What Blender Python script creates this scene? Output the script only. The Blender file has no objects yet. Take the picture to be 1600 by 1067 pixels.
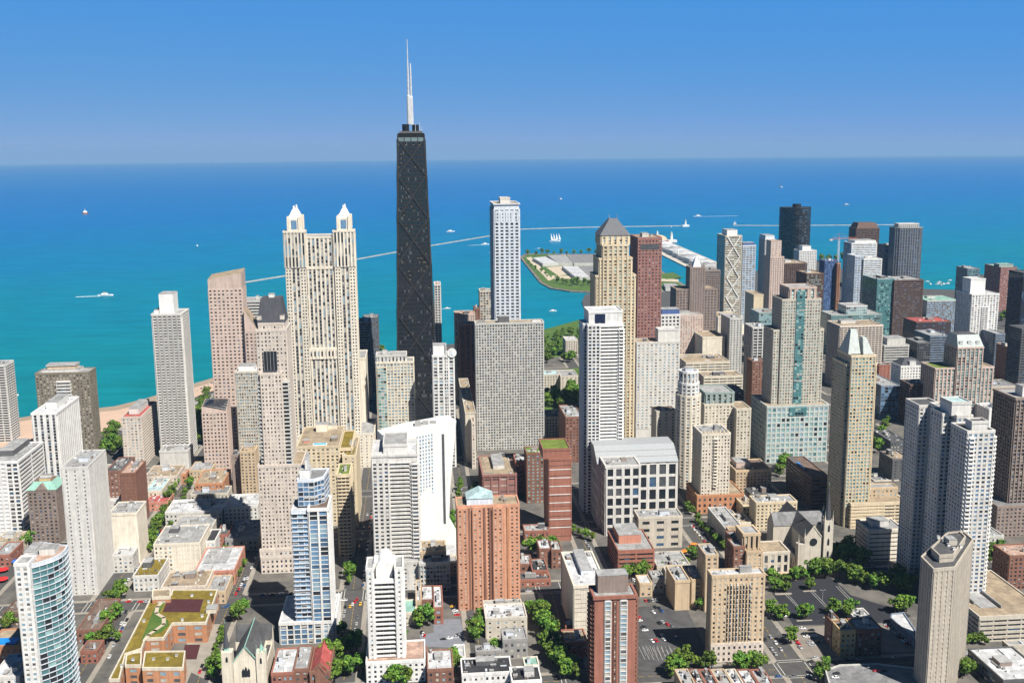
import bpy, math, random
from mathutils import Vector, Matrix
R = math.radians
rnd = random.Random(7)
sc = bpy.context.scene
COL = sc.collection

# ------------------------------------------------------------------ camera
CAM = Vector((-1303.55, 1.85, 326.1)); YAW, PIT, ROLL, FPX = -0.0885122, 0.1786, -0.009, 1663.82
FW = Vector((math.cos(YAW)*math.cos(PIT), math.sin(YAW)*math.cos(PIT), -math.sin(PIT)))
RT = Vector((math.sin(YAW), -math.cos(YAW), 0)); UP = RT.cross(FW)
R2 = RT*math.cos(ROLL) + UP*math.sin(ROLL); U2 = -RT*math.sin(ROLL) + UP*math.cos(ROLL)
cd = bpy.data.cameras.new('camera'); cam = bpy.data.objects.new('camera', cd); COL.objects.link(cam)
m = Matrix((R2, U2, -FW)).transposed().to_4x4(); m.translation = CAM; cam.matrix_world = m
cd.sensor_width = 36; cd.lens = FPX/1600*36; cd.clip_start = 5; cd.clip_end = 200000
sc.camera = cam
# ------------------------------------------------------------------ sky, sun, exposure
SUN_EL, SUN_AZ = R(51), R(237)           # azimuth clockwise from north; x = east, y = north
w = bpy.data.worlds.new('World'); sc.world = w; w.use_nodes = True
nt = w.node_tree; nt.nodes.clear()
sky = nt.nodes.new('ShaderNodeTexSky'); sky.sky_type = 'NISHITA'; sky.sun_disc = False
sky.sun_elevation = SUN_EL; sky.sun_rotation = SUN_AZ
sky.altitude = 8000; sky.air_density = 1.6; sky.dust_density = 0; sky.ozone_density = 4.0
hs = nt.nodes.new('ShaderNodeVectorMath'); hs.operation = 'MULTIPLY_ADD'; hs.inputs[1].default_value = (.34, .17, -.10); hs.inputs[2].default_value = (.10, 2.5, 8.1)   # a clearer, bluer summer sky than the plain model
stc = nt.nodes.new('ShaderNodeTexCoord'); ssp = nt.nodes.new('ShaderNodeSeparateXYZ'); smr = nt.nodes.new('ShaderNodeMapRange')
smr.inputs['From Min'].default_value = .14; smr.inputs['From Max'].default_value = .34; smr.inputs['To Min'].default_value = 1; smr.inputs['To Max'].default_value = .16
sbl = nt.nodes.new('ShaderNodeVectorMath'); sbl.operation = 'SCALE'; 
nt.links.new(stc.outputs['Generated'], ssp.inputs[0]); nt.links.new(ssp.outputs['Z'], smr.inputs['Value']); nt.links.new(smr.outputs[0], sbl.inputs['Scale'])
bg = nt.nodes.new('ShaderNodeBackground'); bg.inputs['Strength'].default_value = 0.060
wo = nt.nodes.new('ShaderNodeOutputWorld')
nt.links.new(sky.outputs[0], hs.inputs[0]); nt.links.new(hs.outputs[0], sbl.inputs[0]); nt.links.new(sbl.outputs[0], bg.inputs[0]); nt.links.new(bg.outputs[0], wo.inputs[0])
sd = bpy.data.lights.new('sun', 'SUN'); sd.energy = 5.0; sd.angle = R(0.5); sd.color = (1, .955, .87)
so = bpy.data.objects.new('sun', sd); COL.objects.link(so)
sv = Vector((math.sin(SUN_AZ)*math.cos(SUN_EL), math.cos(SUN_AZ)*math.cos(SUN_EL), math.sin(SUN_EL)))
so.rotation_euler = sv.to_track_quat('Z', 'Y').to_euler(); so.location = (0, 0, 900)
vs = sc.view_settings; vs.view_transform = 'Standard'; vs.look = 'None'; vs.exposure = 0.72; vs.gamma = 1; vs.use_curve_mapping = False
sc.cycles.max_bounces = 4; sc.cycles.diffuse_bounces = 2; sc.cycles.glossy_bounces = 2

# ------------------------------------------------------------------ from survey points (x, y in the 1600 x 1067 survey) to metres
def ray(x, y): return FW*FPX + R2*(x-800) + U2*(533.5-y)
def gz(x, y, z=0):
    d = ray(x, y); return CAM + d*((z-CAM.z)/d.z)
def atE(x, y, E):
    d = ray(x, y); return CAM + d*((E-CAM.x)/d.x)

# ------------------------------------------------------------------ materials
MATS = {}
def mat(name, c, rough=.8, var=.12, scale=.15, metal=0, spec=.3, c2=None, bump=0, streak=0, patch=0):
    """wall / roof / ground stuff: colour broken up by two sizes of noise in the thing's own space"""
    if name in MATS: return MATS[name]
    ma = bpy.data.materials.new(name); ma.use_nodes = True; t = ma.node_tree; b = t.nodes['Principled BSDF']
    b.inputs['Roughness'].default_value = rough; b.inputs['Metallic'].default_value = metal
    b.inputs['Specular IOR Level'].default_value = spec
    c = tuple(c); c2 = tuple(c2) if c2 else tuple(x*(1-var*2) for x in c)
    tc = t.nodes.new('ShaderNodeTexCoord')
    n1 = t.nodes.new('ShaderNodeTexNoise'); n1.inputs['Scale'].default_value = scale; n1.inputs['Detail'].default_value = 8; n1.inputs['Roughness'].default_value = .7
    t.links.new(tc.outputs['Object'], n1.inputs['Vector'])
    cr = t.nodes.new('ShaderNodeValToRGB'); cr.color_ramp.elements[0].position = .36; cr.color_ramp.elements[1].position = .62
    cr.color_ramp.elements[0].color = (*c2, 1); cr.color_ramp.elements[1].color = (*c, 1)
    t.links.new(n1.outputs['Fac'], cr.inputs['Fac']); out = cr.outputs[0]
    def mul(out, fac, lo, hi, a=.3, z=.7):
        mr = t.nodes.new('ShaderNodeMapRange'); mr.inputs['From Min'].default_value = a; mr.inputs['From Max'].default_value = z; mr.inputs['To Min'].default_value = lo; mr.inputs['To Max'].default_value = hi
        t.links.new(fac, mr.inputs['Value']); vm = t.nodes.new('ShaderNodeVectorMath'); vm.operation = 'SCALE'; t.links.new(out, vm.inputs[0]); t.links.new(mr.outputs[0], vm.inputs['Scale']); return vm.outputs[0]
    if streak:
        mp = t.nodes.new('ShaderNodeMapping'); mp.inputs['Scale'].default_value = (.9, .9, .045); t.links.new(tc.outputs['Object'], mp.inputs[0])
        n2 = t.nodes.new('ShaderNodeTexNoise'); n2.inputs['Scale'].default_value = 1; n2.inputs['Detail'].default_value = 6; t.links.new(mp.outputs[0], n2.inputs['Vector']); out = mul(out, n2.outputs['Fac'], 1-streak, 1+streak*.4)
        oi = t.nodes.new('ShaderNodeObjectInfo'); out = mul(out, oi.outputs['Random'], .9, 1.06, 0, 1)
    if patch:
        vo = t.nodes.new('ShaderNodeTexVoronoi'); vo.distance = 'CHEBYCHEV'; vo.inputs['Scale'].default_value = .16; vo.inputs['Randomness'].default_value = .7; t.links.new(tc.outputs['Object'], vo.inputs['Vector'])
        sp = t.nodes.new('ShaderNodeSeparateColor'); t.links.new(vo.outputs['Color'], sp.inputs[0]); out = mul(out, sp.outputs[0], 1-patch, 1.05, 0, 1)
    t.links.new(out, b.inputs['Base Color'])
    MATS[name] = ma; return ma
def glass(name, c, rough=.08, spec=.6):
    if name in MATS: return MATS[name]
    ma = bpy.data.materials.new(name); ma.use_nodes = True; t = ma.node_tree; b = t.nodes['Principled BSDF']
    tc = t.nodes.new('ShaderNodeTexCoord'); n1 = t.nodes.new('ShaderNodeTexNoise'); n1.inputs['Scale'].default_value = .35
    mx = t.nodes.new('ShaderNodeMix'); mx.data_type = 'RGBA'
    mx.inputs['A'].default_value = (c[0]*.55, c[1]*.55, c[2]*.6, 1); mx.inputs['B'].default_value = (c[0]*1.4, c[1]*1.4, c[2]*1.4, 1)
    t.links.new(tc.outputs['Object'], n1.inputs['Vector']); t.links.new(n1.outputs['Fac'], mx.inputs['Factor']); t.links.new(mx.outputs['Result'], b.inputs['Base Color'])
    b.inputs['Roughness'].default_value = rough; b.inputs['Specular IOR Level'].default_value = spec
    MATS[name] = ma; return ma
WALLC = dict(
 white=(.76,.75,.73), offwhite=(.64,.62,.59), cream=(.66,.60,.49), ivory=(.74,.67,.56), tan=(.56,.43,.29), sand=(.66,.55,.385), yellow=(.60,.44,.22),
 pinkish=(.56,.44,.38), concrete=(.55,.54,.51), grey=(.33,.32,.31), darkgrey=(.12,.12,.125), black=(.018,.019,.022), brown=(.15,.095,.075),
 olive=(.23,.20,.15), redbrick=(.33,.14,.10), orangebrick=(.60,.31,.20), brickbrown=(.24,.12,.085), rosestone=(.30,.15,.13), taupe=(.28,.22,.19),
 bluewhite=(.62,.66,.72), greengrey=(.30,.37,.35), bluegrey=(.20,.24,.30), stone=(.57,.52,.44), beige=(.63,.55,.48), greybeige=(.46,.41,.345), lead=(.15,.155,.17), copper=(.28,.50,.42),
 slate=(.075,.078,.09), terracotta=(.50,.24,.13), teal=(.10,.26,.27), palegreen=(.48,.52,.50), coral=(.55,.25,.18), steelblue=(.08,.13,.30))
def W(k): return mat('wall_'+k, WALLC[k], .85, .08, .22, streak=.2)
ROOFC = dict(white=(.58,.585,.60), light=(.37,.37,.37), grey=(.24,.24,.245), dark=(.10,.10,.105), black=(.045,.045,.05), tan=(.38,.30,.21), pink=(.50,.34,.27),
 green=(.16,.22,.04), sedum=(.23,.17,.025), copper=(.27,.47,.40), red=(.45,.10,.09), blue=(.10,.30,.55), brown=(.20,.14,.11), paleblue=(.45,.60,.62))
def RF(k): return mat('roof_'+k, ROOFC[k], .9, .16, .28, patch=.28)
G = dict(dark=glass('glass_dark', (.018,.022,.028)), blue=glass('glass_blue', (.05,.10,.17)), teal=glass('glass_teal', (.07,.17,.18)),
 pale=glass('glass_pale', (.22,.32,.38), .25), blind=glass('window_blind', (.42,.40,.35), .5, .3), amber=glass('glass_bronze', (.10,.055,.025)), navy=glass('glass_navy', (.012,.02,.05)),
 sky=glass('glass_sky', (.12,.22,.34), .12), mint=glass('glass_mint', (.22,.36,.35), .2), grey=glass('glass_grey', (.08,.085,.09)))
PAL = dict(std=[('dark',5),('grey',3),('blind',2),('pale',2)], dark=[('dark',9),('grey',3),('blue',1)], blue=[('blue',4),('sky',3),('dark',2)], teal=[('teal',7),('mint',1),('dark',2)],
 pale=[('pale',4),('blind',2),('grey',2)], amber=[('amber',3),('dark',3),('mint',3)], blinds=[('dark',3),('blind',3),('grey',2)], navy=[('navy',3),('dark',3),('blue',1)],
 mint=[('mint',4),('pale',2),('teal',2),('dark',1)], skyg=[('sky',4),('pale',2),('blue',3),('dark',2)])

# ------------------------------------------------------------------ mesh building
class MB:
    def __init__(s): s.v = []; s.f = []; s.m = []; s.mats = []
    def mi(s, ma):
        if ma not in s.mats: s.mats.append(ma)
        return s.mats.index(ma)
    def add(s, vs_, fs, ma):
        o = len(s.v); i = s.mi(ma); s.v += [tuple(v) for v in vs_]
        for f in fs: s.f.append(tuple(o+k for k in f)); s.m.append(i)
    def box(s, x0, y0, z0, x1, y1, z1, ma):
        s.add([(x0,y0,z0),(x1,y0,z0),(x1,y1,z0),(x0,y1,z0),(x0,y0,z1),(x1,y0,z1),(x1,y1,z1),(x0,y1,z1)],
              [(0,3,2,1),(4,5,6,7),(0,1,5,4),(1,2,6,5),(2,3,7,6),(3,0,4,7)], ma)
    def obox(s, p, u, n, L, D, z0, z1, ma, back=0.05):
        """box along u from p, length L, sticking out D along n"""
        a = p - n*back; b = p + n*D; q = [a, a+u*L, b+u*L, b]
        s.add([(v.x,v.y,z) for z in (z0,z1) for v in q], [(0,1,2,3),(7,6,5,4),(1,0,4,5),(2,1,5,6),(3,2,6,7),(0,3,7,4)], ma)
    def prism(s, pts, z0, z1, ma, top=None, topma=None):
        n = len(pts); tp = top or pts
        s.add([(x,y,z0) for x,y in pts]+[(x,y,z1) for x,y in tp], [(i,(i+1)%n,n+(i+1)%n,n+i) for i in range(n)]+[tuple(range(n-1,-1,-1))], ma)
        s.add([(x,y,z1) for x,y in tp], [tuple(range(n))], topma or ma)
    def bar(s, a, b, r, ma, n=4, r2=None):
        a = Vector(a); b = Vector(b); d = (b-a).normalized(); k = Vector((0,0,1)) if abs(d.z) < .9 else Vector((1,0,0))
        u = d.cross(k).normalized(); v = d.cross(u); r2 = r if r2 is None else r2
        ring = lambda c, q: [c+(u*math.cos(2*math.pi*(i+.5)/n)+v*math.sin(2*math.pi*(i+.5)/n))*q for i in range(n)]
        s.add(ring(a, r)+ring(b, r2), [(i,(i+1)%n,n+(i+1)%n,n+i) for i in range(n)]+[tuple(range(n-1,-1,-1)), tuple(range(n,2*n))], ma)
    def mesh(s, name):
        me = bpy.data.meshes.new(name); me.from_pydata(s.v, [], s.f)
        for ma in s.mats: me.materials.append(ma)
        me.polygons.foreach_set('material_index', s.m); me.update(); return me
    def build(s, name, parent=None, loc=None):
        if not s.v: return None
        if loc is not None:
            s.v = [(x-loc[0], y-loc[1], z-loc[2]) for x,y,z in s.v]
        o = bpy.data.objects.new(name, s.mesh(name)); COL.objects.link(o)
        if parent: o.parent = parent
        elif loc is not None: o.location = loc
        return o
def tag(o, label, cat, group=None, kind=None):
    if label: o['label'] = label
    if cat: o['category'] = cat
    if group: o['group'] = group
    if kind: o['kind'] = kind
    return o
def empty(name, loc, label, cat, group=None, rz=0):
    o = bpy.data.objects.new(name, None); COL.objects.link(o); o.location = loc; o.rotation_euler.z = rz; o.empty_display_size = 2
    return tag(o, label, cat, group)

def copy_tree(o, parent=None):
    c = o.copy(); COL.objects.link(c); c.parent = parent
    for ch in o.children: copy_tree(ch, c)
    return c

# ------------------------------------------------------------------ facades
# style: wall, palette, floor height, bay width, pier share, spandrel share, pier relief, spandrel relief
ST = dict(
 punched=dict(fh=3.1,bw=3.4,pf=.52,sf=.5,rp=.3,rs=.24), grid=dict(fh=3.6,bw=3.4,pf=.3,sf=.34,rp=.6,rs=.5), finegrid=dict(fh=3.4,bw=2.2,pf=.34,sf=.32,rp=.7,rs=.62),
 piers=dict(fh=3.6,bw=4.2,pf=.42,sf=.3,rp=.8,rs=.12), wpiers=dict(fh=3.4,bw=6,pf=.6,sf=.25,rp=.9,rs=.12), bands=dict(fh=3.6,bw=40,pf=.04,sf=.5,rp=.5,rs=.6), balcony=dict(fh=3.0,bw=6.5,pf=.22,sf=.36,rp=.7,rs=1.4),
 curtain=dict(fh=3.5,bw=3.0,pf=.1,sf=.2,rp=.12,rs=.2), ribbon=dict(fh=3.3,bw=5.5,pf=.14,sf=.4,rp=.3,rs=.4), blank=dict(fh=6,bw=30,pf=1,sf=1,rp=0,rs=0),
 sparse=dict(fh=3.1,bw=5.4,pf=.74,sf=.6,rp=.2,rs=.16), garage=dict(fh=3.2,bw=9,pf=.1,sf=.56,rp=.25,rs=.5), office=dict(fh=4.2,bw=7.5,pf=.3,sf=.26,rp=.5,rs=.42), low=dict(fh=3.6,bw=3.4,pf=.58,sf=.52,rp=.16,rs=.12))
NB = [0]
class Bld:
    def __init__(s, name, label, cat='building', group=None, near=True, seed=None):
        s.name, s.label, s.cat, s.group, s.near = name, label, cat, group, near
        s.parts = {}; s.blinds = []; s.win = []; s.units = []; NB[0] += 1; s.r = random.Random(seed or NB[0]*13+5); s.org = None; s.vols = 0
    def P(s, k): return s.parts.setdefault(k, MB())
    def facade(s, p, q, z0, z1, st, wall, pal, part, bays=None, floors=None, noside=False):
        d = q-p; L = d.length
        if L < .6 or z1-z0 < 1.5: return
        u = d/L; n = Vector((u.y, -u.x)); mb = s.P(part)
        if n.x > .6: return
        if st.get('sides') is False and abs(n.y) > .8: return
        cn = st.get('corner', 1.2 if st['pf'] > .15 else .5)
        nb = bays or max(1, round((L-cn)/st['bw'])); nf = floors or max(1, round((z1-z0)/st['fh']))
        bw = L/nb; fh = (z1-z0)/nf; pw = bw*st['pf']; sh = fh*st['sf']; rp, rs = st['rp'], st['rs']
        wm = W(wall); sp = W(st['span']) if 'span' in st else wm
        if st['pf'] < .95:
            for i in range(nb+1):
                a = max(0, i*bw-pw/2); b = min(L, i*bw+pw/2)
                if b-a > .05: mb.obox(p+u*a, u, n, b-a, rp+(.13 if i in (0,nb) else 0), z0, z1+(.03 if i in (0,nb) else 0), wm)
            for j in range(nf+1):
                a = max(z0, z0+j*fh-sh*(.5)); b = min(z1, z0+j*fh+sh*.5)
                if b-a > .05 and rs > 0: mb.obox(p+u*.02, u, n, L-.04, rs, a, b, sp)
        pk = PAL[pal]; ms = [k for k,c in pk]; ws = [c for k,c in pk]
        skip = st.get('skip')
        if st['pf'] < .95:
            for j in range(nf):
                for i in range(nb):
                    if skip and skip(i, j, nb, nf): continue
                    a = i*bw+pw/2; b = (i+1)*bw-pw/2; c = z0+j*fh+sh*.5; e = z0+(j+1)*fh-sh*.5
                    sub = 1
                    if b-a > 9: sub = int((b-a)/4)
                    for k in range(sub):
                        aa = a+(b-a)*k/sub; bb = a+(b-a)*(k+1)/sub-(.12 if sub > 1 else 0)
                        if s.near and e-c > 1.1 and b-a < 4 and s.r.random() < .22: hb = (e-c)*s.r.uniform(.25,.7); s.blinds.append((p+u*((aa+bb)/2)+n*.125, e-hb/2-.03, bb-aa-.12, hb, n, 'blind'))
                        s.win.append((p+u*((aa+bb)/2)+n*.05, (c+e)/2, bb-aa, e-c, n, s.r.choices(ms, ws)[0]))
    def vol(s, pts, z0, z1, st='punched', wall='tan', pal='std', part='wall', roof='grey', tb=1.2, bb=0, par=True, **kw):
        """a closed block: plan pts counter-clockwise, floors between z0 and z1"""
        stl = dict(ST[st]); stl.update(kw); V = [Vector(p) for p in pts]
        if s.org is None:
            xs = [p.x for p in V]; ys = [p.y for p in V]; s.org = Vector(((min(xs)+max(xs))/2, (min(ys)+max(ys))/2, 0))
        s.nv = getattr(s,'nv',0)+1; part = f'{part}/{s.nv}'
        mb = s.P(part); n = len(V); wm = W(wall); bays = stl.get('bays'); floors = stl.get('floors')
        mb.prism([(p.x,p.y) for p in V], z0-(.6 if z0 < 1 else 0), z1, wm)
        rp = stl['rp']
        for i in range(n):
            s.facade(V[i], V[(i+1)%n], z0+bb, z1-tb, {**stl, **sd_} if (sd_ := stl.get('side')) and abs((V[(i+1)%n]-V[i]).x) > 3*abs((V[(i+1)%n]-V[i]).y) else stl, wall, pal, part, bays=bays if i == stl.get('front', 0) else None, floors=floors)
        if par:
            ce = sum(V, Vector((0,0)))/n; t = .5; out = max(rp, .15)+.16
            off = lambda d: offset(V, d)
            o1, i1 = off(out), off(-t)
            pa = s.P(f'parapet/{s.nv}'); a = z1-tb if tb < 3 else z1-.8; ph = z1+.9
            pa.add([(x,y,z) for z in (a,ph) for x,y in o1]+[(x,y,z) for z in (z1+.02,ph) for x,y in i1],
                [(k,(k+1)%n,n+(k+1)%n,n+k) for k in range(n)]+[(n+k,n+(k+1)%n,3*n+(k+1)%n,3*n+k) for k in range(n)]+[(2*n+(k+1)%n,2*n+k,3*n+k,3*n+(k+1)%n) for k in range(n)]
                +[((k+1)%n,k,(k),(k+1)%n) for k in range(0)], W(stl.get('parwall', wall)))
            if tb > 3: pass
            s.P(f'roof/{s.nv}').prism(i1, z1-.2, z1+.06, RF(roof))
        s.vols += 1; return s
    def box(s, x0, x1, y0, y1, z0, z1, **kw):     # first edge = the west face, seen from the camera
        return s.vol([(x0,y1),(x0,y0),(x1,y0),(x1,y1)], z0, z1, **kw)
    def unit(s, x0, x1, y0, y1, z0, z1, wall='offwhite', name='roof_unit'):
        mb = MB(); mb.box(x0, y0, z0, x1, y1, z1, W(wall)); mb.box(x0-.15, y0-.15, z1, x1+.15, y1+.15, z1+.25, RF('light')); s.units.append((name, mb))
    def equip(s, x0, x1, y0, y1, z, n=3, big=.45):
        if n <= 0: return
        dx, dy = x1-x0, y1-y0
        for k in range(n):
            f = big*s.r.uniform(.4,1) if k == 0 else s.r.uniform(.05,.15); a = max(1.2, dx*f*s.r.uniform(.6,1)); b = max(1.2, dy*f*s.r.uniform(.6,1)); h = s.r.uniform(2.2,4.5) if k == 0 else s.r.uniform(.9,2)
            cx = x0+dx*(.5+s.r.uniform(-.2,.2)) if k == 0 else x0+a/2+.8+(dx-a-1.6)*s.r.random(); cy = y0+dy*(.5+s.r.uniform(-.22,.22)) if k == 0 else y0+b/2+.8+(dy-b-1.6)*s.r.random()
            s.unit(cx-a/2, cx+a/2, cy-b/2, cy+b/2, z, z+h, s.r.choice(['offwhite','concrete','grey','bluewhite','taupe','darkgrey']))
    def clutter(s, x0, x1, y0, y1, z, n):
        for k in range(n):
            x = s.r.uniform(x0+1.2, max(x0+1.3, x1-2)); y = s.r.uniform(y0+1.2, max(y0+1.3, y1-2)); q = s.r.random(); m_ = MB()
            if q < .45: a, b = s.r.uniform(.6,1.6), s.r.uniform(.6,1.8); m_.box(x, y, z, x+a, y+b, z+s.r.uniform(.6,1.5), W(s.r.choice(['white','grey','darkgrey','bluewhite']))); nm = 'vent_box'
            elif q < .75: m_.bar((x,y,z), (x,y,z+s.r.uniform(.8,1.8)), .4, W('grey'), 8); nm = 'vent_pipe'
            else:
                l = s.r.uniform(3, max(3.1, min(9, (x1-x0)*.5, (y1-y0)*.5))); v = s.r.random() < .5; m_.box(x, y, z+.2, min(x1-1, x+(l if v else .7)), min(y1-1, y+(.7 if v else l)), z+.8, W(s.r.choice(['bluewhite','grey']))); nm = 'duct'
            s.units.append((nm, m_))
    def done(s):
        o = s.org; root = empty(s.name, o, s.label, s.cat, s.group)
        names = list(s.parts)
        for k in names:
            if k in s.parts: s.parts[k].build(k.split('/')[0], root, o)
        for nm, mb in s.units: mb.build(nm, root, o)
        if s.win:
            ind = []
            if s.near:
                s.win.sort(key=lambda w_: (0 if w_[4].x < -.7 else 400)-w_[1]+(1000 if w_[2]*w_[3] < .5 else 0))
                ind = s.win[:100]; rest = s.win[100:]
            else: rest = s.win
            cache = {}
            for p, z, ww, hh, n, mk in ind:
                key = (round(ww,1), round(hh,1), mk)
                if key not in cache:
                    q = MB(); q.add([(0,-ww/2,-hh/2),(0,ww/2,-hh/2),(0,ww/2,hh/2),(0,-ww/2,hh/2),(.06,-ww/2+.1,-hh/2+.1),(.06,ww/2-.1,-hh/2+.1),(.06,ww/2-.1,hh/2-.1),(.06,-ww/2+.1,hh/2-.1)],
                        [(4,5,6,7),(0,1,5,4),(1,2,6,5),(2,3,7,6),(3,0,4,7)], G[mk]); cache[key] = q.mesh('window')
                ob = bpy.data.objects.new('window', cache[key]); COL.objects.link(ob); ob.parent = root
                ob.location = (p.x-o.x, p.y-o.y, z); ob.rotation_euler.z = math.atan2(n.y, n.x)
            if rest:
                q = MB()
                for p, z, ww, hh, n, mk in rest:
                    u = Vector((-n.y, n.x)); a = p-u*ww/2; b = p+u*ww/2
                    q.add([(a.x,a.y,z-hh/2),(b.x,b.y,z-hh/2),(b.x,b.y,z+hh/2),(a.x,a.y,z+hh/2)], [(0,1,2,3)], G[mk])
                wo_ = q.build('windows' if len(rest) > 1 else 'window', root, o)
                if len(ind) == 100 or not s.near: wo_['kind'] = 'stuff'
        if s.blinds:
            q = MB()
            for p, z, ww, hh, n, mk in s.blinds:
                u = Vector((-n.y, n.x)); a = p-u*ww/2; b = p+u*ww/2
                q.add([(a.x,a.y,z-hh/2),(b.x,b.y,z-hh/2),(b.x,b.y,z+hh/2),(a.x,a.y,z+hh/2)], [(0,1,2,3)], G['blind'])
            q.build('drawn_blinds', root, o)['kind'] = 'stuff'
        return root
def offset(V, d):
    n = len(V); out = []
    for i in range(n):
        a, b, c = V[i-1], V[i], V[(i+1)%n]; u1 = (b-a).normalized(); u2 = (c-b).normalized()
        n1 = Vector((u1.y,-u1.x)); n2 = Vector((u2.y,-u2.x)); k = n1+n2; k = k/max(.3, k.dot(n1)) if k.length > .01 else n1
        out.append((b.x+k.x*d, b.y+k.y*d))
    return out
def plan(xl, xr, yt, yb=None, e=None, h=None, d=None, yk=None, xs=None):
    """survey points -> (E0, E1, Nlow, Nhigh, height)"""
    xm = (xl+xr)/2
    if h is not None: E = gz(xm, yt, h).x
    elif e is not None: E = e
    else: E = gz(xm, yb).x
    a = atE(xl, yt, E); b = atE(xr, yt, E); H = h if h is not None else (a.z+b.z)/2
    if d is None:
        if yk is not None: d = max(4, gz(xm, yk, H).x-E)
        elif xs is not None:
            N = b.y if xs > xr else a.y; r = ray(xs, yt); t = (N-CAM.y)/r.y; d = min(90, max(6, CAM.x+r.x*t-E))
        else: d = min(40, (a.y-b.y)*.8)
    return E, E+d, b.y, a.y, H
def T(name, label, xl, xr, yt, st='punched', wall='tan', pal='std', roof='grey', eq=3, cat='building', near=None, pent=None, group=None, keep=False, **kw):
    """an ordinary block: T(name, label, left, right, roof line, base / east / height, style ...)"""
    pk = {k: kw.pop(k) for k in ('yb','e','h','d','yk','xs') if k in kw}
    E0, E1, N0, N1, H = plan(xl, xr, yt, **pk)
    b = Bld(name, label, cat, group, near=(E0 < 0) if near is None else near)
    b.box(E0, E1, N0, N1, 0, H, st=st, wall=wall, pal=pal, roof=roof, **kw)
    b.r_ = (E0, E1, N0, N1, H)
    if pent:
        fx0, fx1, fy0, fy1, ph, pw = pent; dx, dy = E1-E0, N1-N0
        b.unit(E0+dx*fx0, E0+dx*fx1, N1-dy*fy1, N1-dy*fy0, H, H+ph, pw, 'penthouse')
    b.equip(E0, E1, N0, N1, H, eq, big=.12 if pent else .42)
    if b.near and eq and H < 120: b.clutter(E0, E1, N0, N1, H+.06, min(12, int((E1-E0)*(N1-N0)/55)+2))
    return b if keep else b.done()
# ------------------------------------------------------------------ lake, land, streets
def sheet(name, pts, z, ma, thick=.0):
    mb = MB()
    if thick: mb.prism(pts, z-thick, z, ma)
    else: mb.add([(x,y,z) for x,y in pts], [tuple(range(len(pts)))], ma)
    o = mb.build(name); o['kind'] = 'structure'; return o
def lake():
    mb = MB(); rad = [0,300,700,1200,1800,2600,3600,5000,7000,9500,13000,18000,24000,32000,42000,54000,66000]; n = 96; me = []
    vs_ = []; fs = []
    for r in rad:
        for k in range(n):
            a = 2*math.pi*k/n; vs_.append((CAM.x+r*math.cos(a), CAM.y+r*math.sin(a), -1.6-r*r/(2*7.4e6)))
    for i in range(len(rad)-1):
        for k in range(n):
            a, b = i*n+k, i*n+(k+1)%n; fs.append((a, a+n, b+n, b) if i else (a, a+n, b+n))
    ma = bpy.data.materials.new('lake_water'); ma.use_nodes = True; t = ma.node_tree; b = t.nodes['Principled BSDF']
    N = t.nodes.new; L = t.links.new
    geo = N('ShaderNodeNewGeometry'); sep = N('ShaderNodeSeparateXYZ'); L(geo.outputs['Position'], sep.inputs[0])
    # distance off shore (metres, roughly): x minus a slanting shore line
    no = N('ShaderNodeTexNoise'); no.inputs['Scale'].default_value = .0011; no.inputs['Detail'].default_value = 5
    mp = N('ShaderNodeMapping'); mp.inputs['Scale'].default_value = (1.6, .5, 1); L(geo.outputs['Position'], mp.inputs[0]); L(mp.outputs[0], no.inputs['Vector'])
    m1 = N('ShaderNodeMath'); m1.operation = 'MULTIPLY_ADD'; m1.inputs[1].default_value = .25; L(sep.outputs['Y'], m1.inputs[0]); L(sep.outputs['X'], m1.inputs[2])
    m2 = N('ShaderNodeMath'); m2.operation = 'MULTIPLY_ADD'; m2.inputs[1].default_value = 2400; L(no.outputs['Fac'], m2.inputs[0]); L(m1.outputs[0], m2.inputs[2])
    m3 = N('ShaderNodeMath'); m3.operation = 'DIVIDE'; m3.inputs[1].default_value = 16000; L(m2.outputs[0], m3.inputs[0])
    cr = N('ShaderNodeValToRGB'); L(m3.outputs[0], cr.inputs['Fac']); e = cr.color_ramp.elements
    stops = [(.05,(.003,.170,.18)),(.13,(.001,.168,.235)),(.22,(.0004,.148,.295)),(.36,(.0003,.122,.34)),(.6,(.0008,.115,.345)),(1,(.003,.12,.34))]
    e[0].position, e[0].color = stops[0][0], (*stops[0][1],1); e[1].position, e[1].color = stops[-1][0], (*stops[-1][1],1)
    for p_, c in stops[1:-1]: q = e.new(p_); q.color = (*c,1)
    n2 = N('ShaderNodeTexNoise'); n2.inputs['Scale'].default_value = 1; n2.inputs['Detail'].default_value = 10; n2.inputs['Roughness'].default_value = .75
    m9 = N('ShaderNodeMapping'); m9.inputs['Scale'].default_value = (.03, .008, 1); m9.inputs['Rotation'].default_value = (0,0,.2); L(geo.outputs['Position'], m9.inputs[0]); L(m9.outputs[0], n2.inputs['Vector'])
    mr = N('ShaderNodeMapRange'); mr.inputs['From Min'].default_value = .3; mr.inputs['From Max'].default_value = .7; mr.inputs['To Min'].default_value = .72; mr.inputs['To Max'].default_value = 1.22  # wave glints painted into the water colour as lighter and darker streaks
    L(n2.outputs['Fac'], mr.inputs['Value'])
    vm = N('ShaderNodeVectorMath'); vm.operation = 'SCALE'; L(cr.outputs[0], vm.inputs[0]); L(mr.outputs[0], vm.inputs['Scale']); L(vm.outputs[0], b.inputs['Base Color'])
    b.inputs['Roughness'].default_value = .45; b.inputs['Specular IOR Level'].default_value = .08
    mb.add(vs_, fs, ma); o = mb.build('lake'); o['kind'] = 'structure'
lake()
asphalt = mat('asphalt', (.085,.082,.08), .9, .14, .08); oldasph = mat('worn_asphalt', (.085,.083,.085), .95, .2, .12); newasph = mat('fresh_asphalt', (.028,.029,.036), .8, .08, .2)
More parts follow.
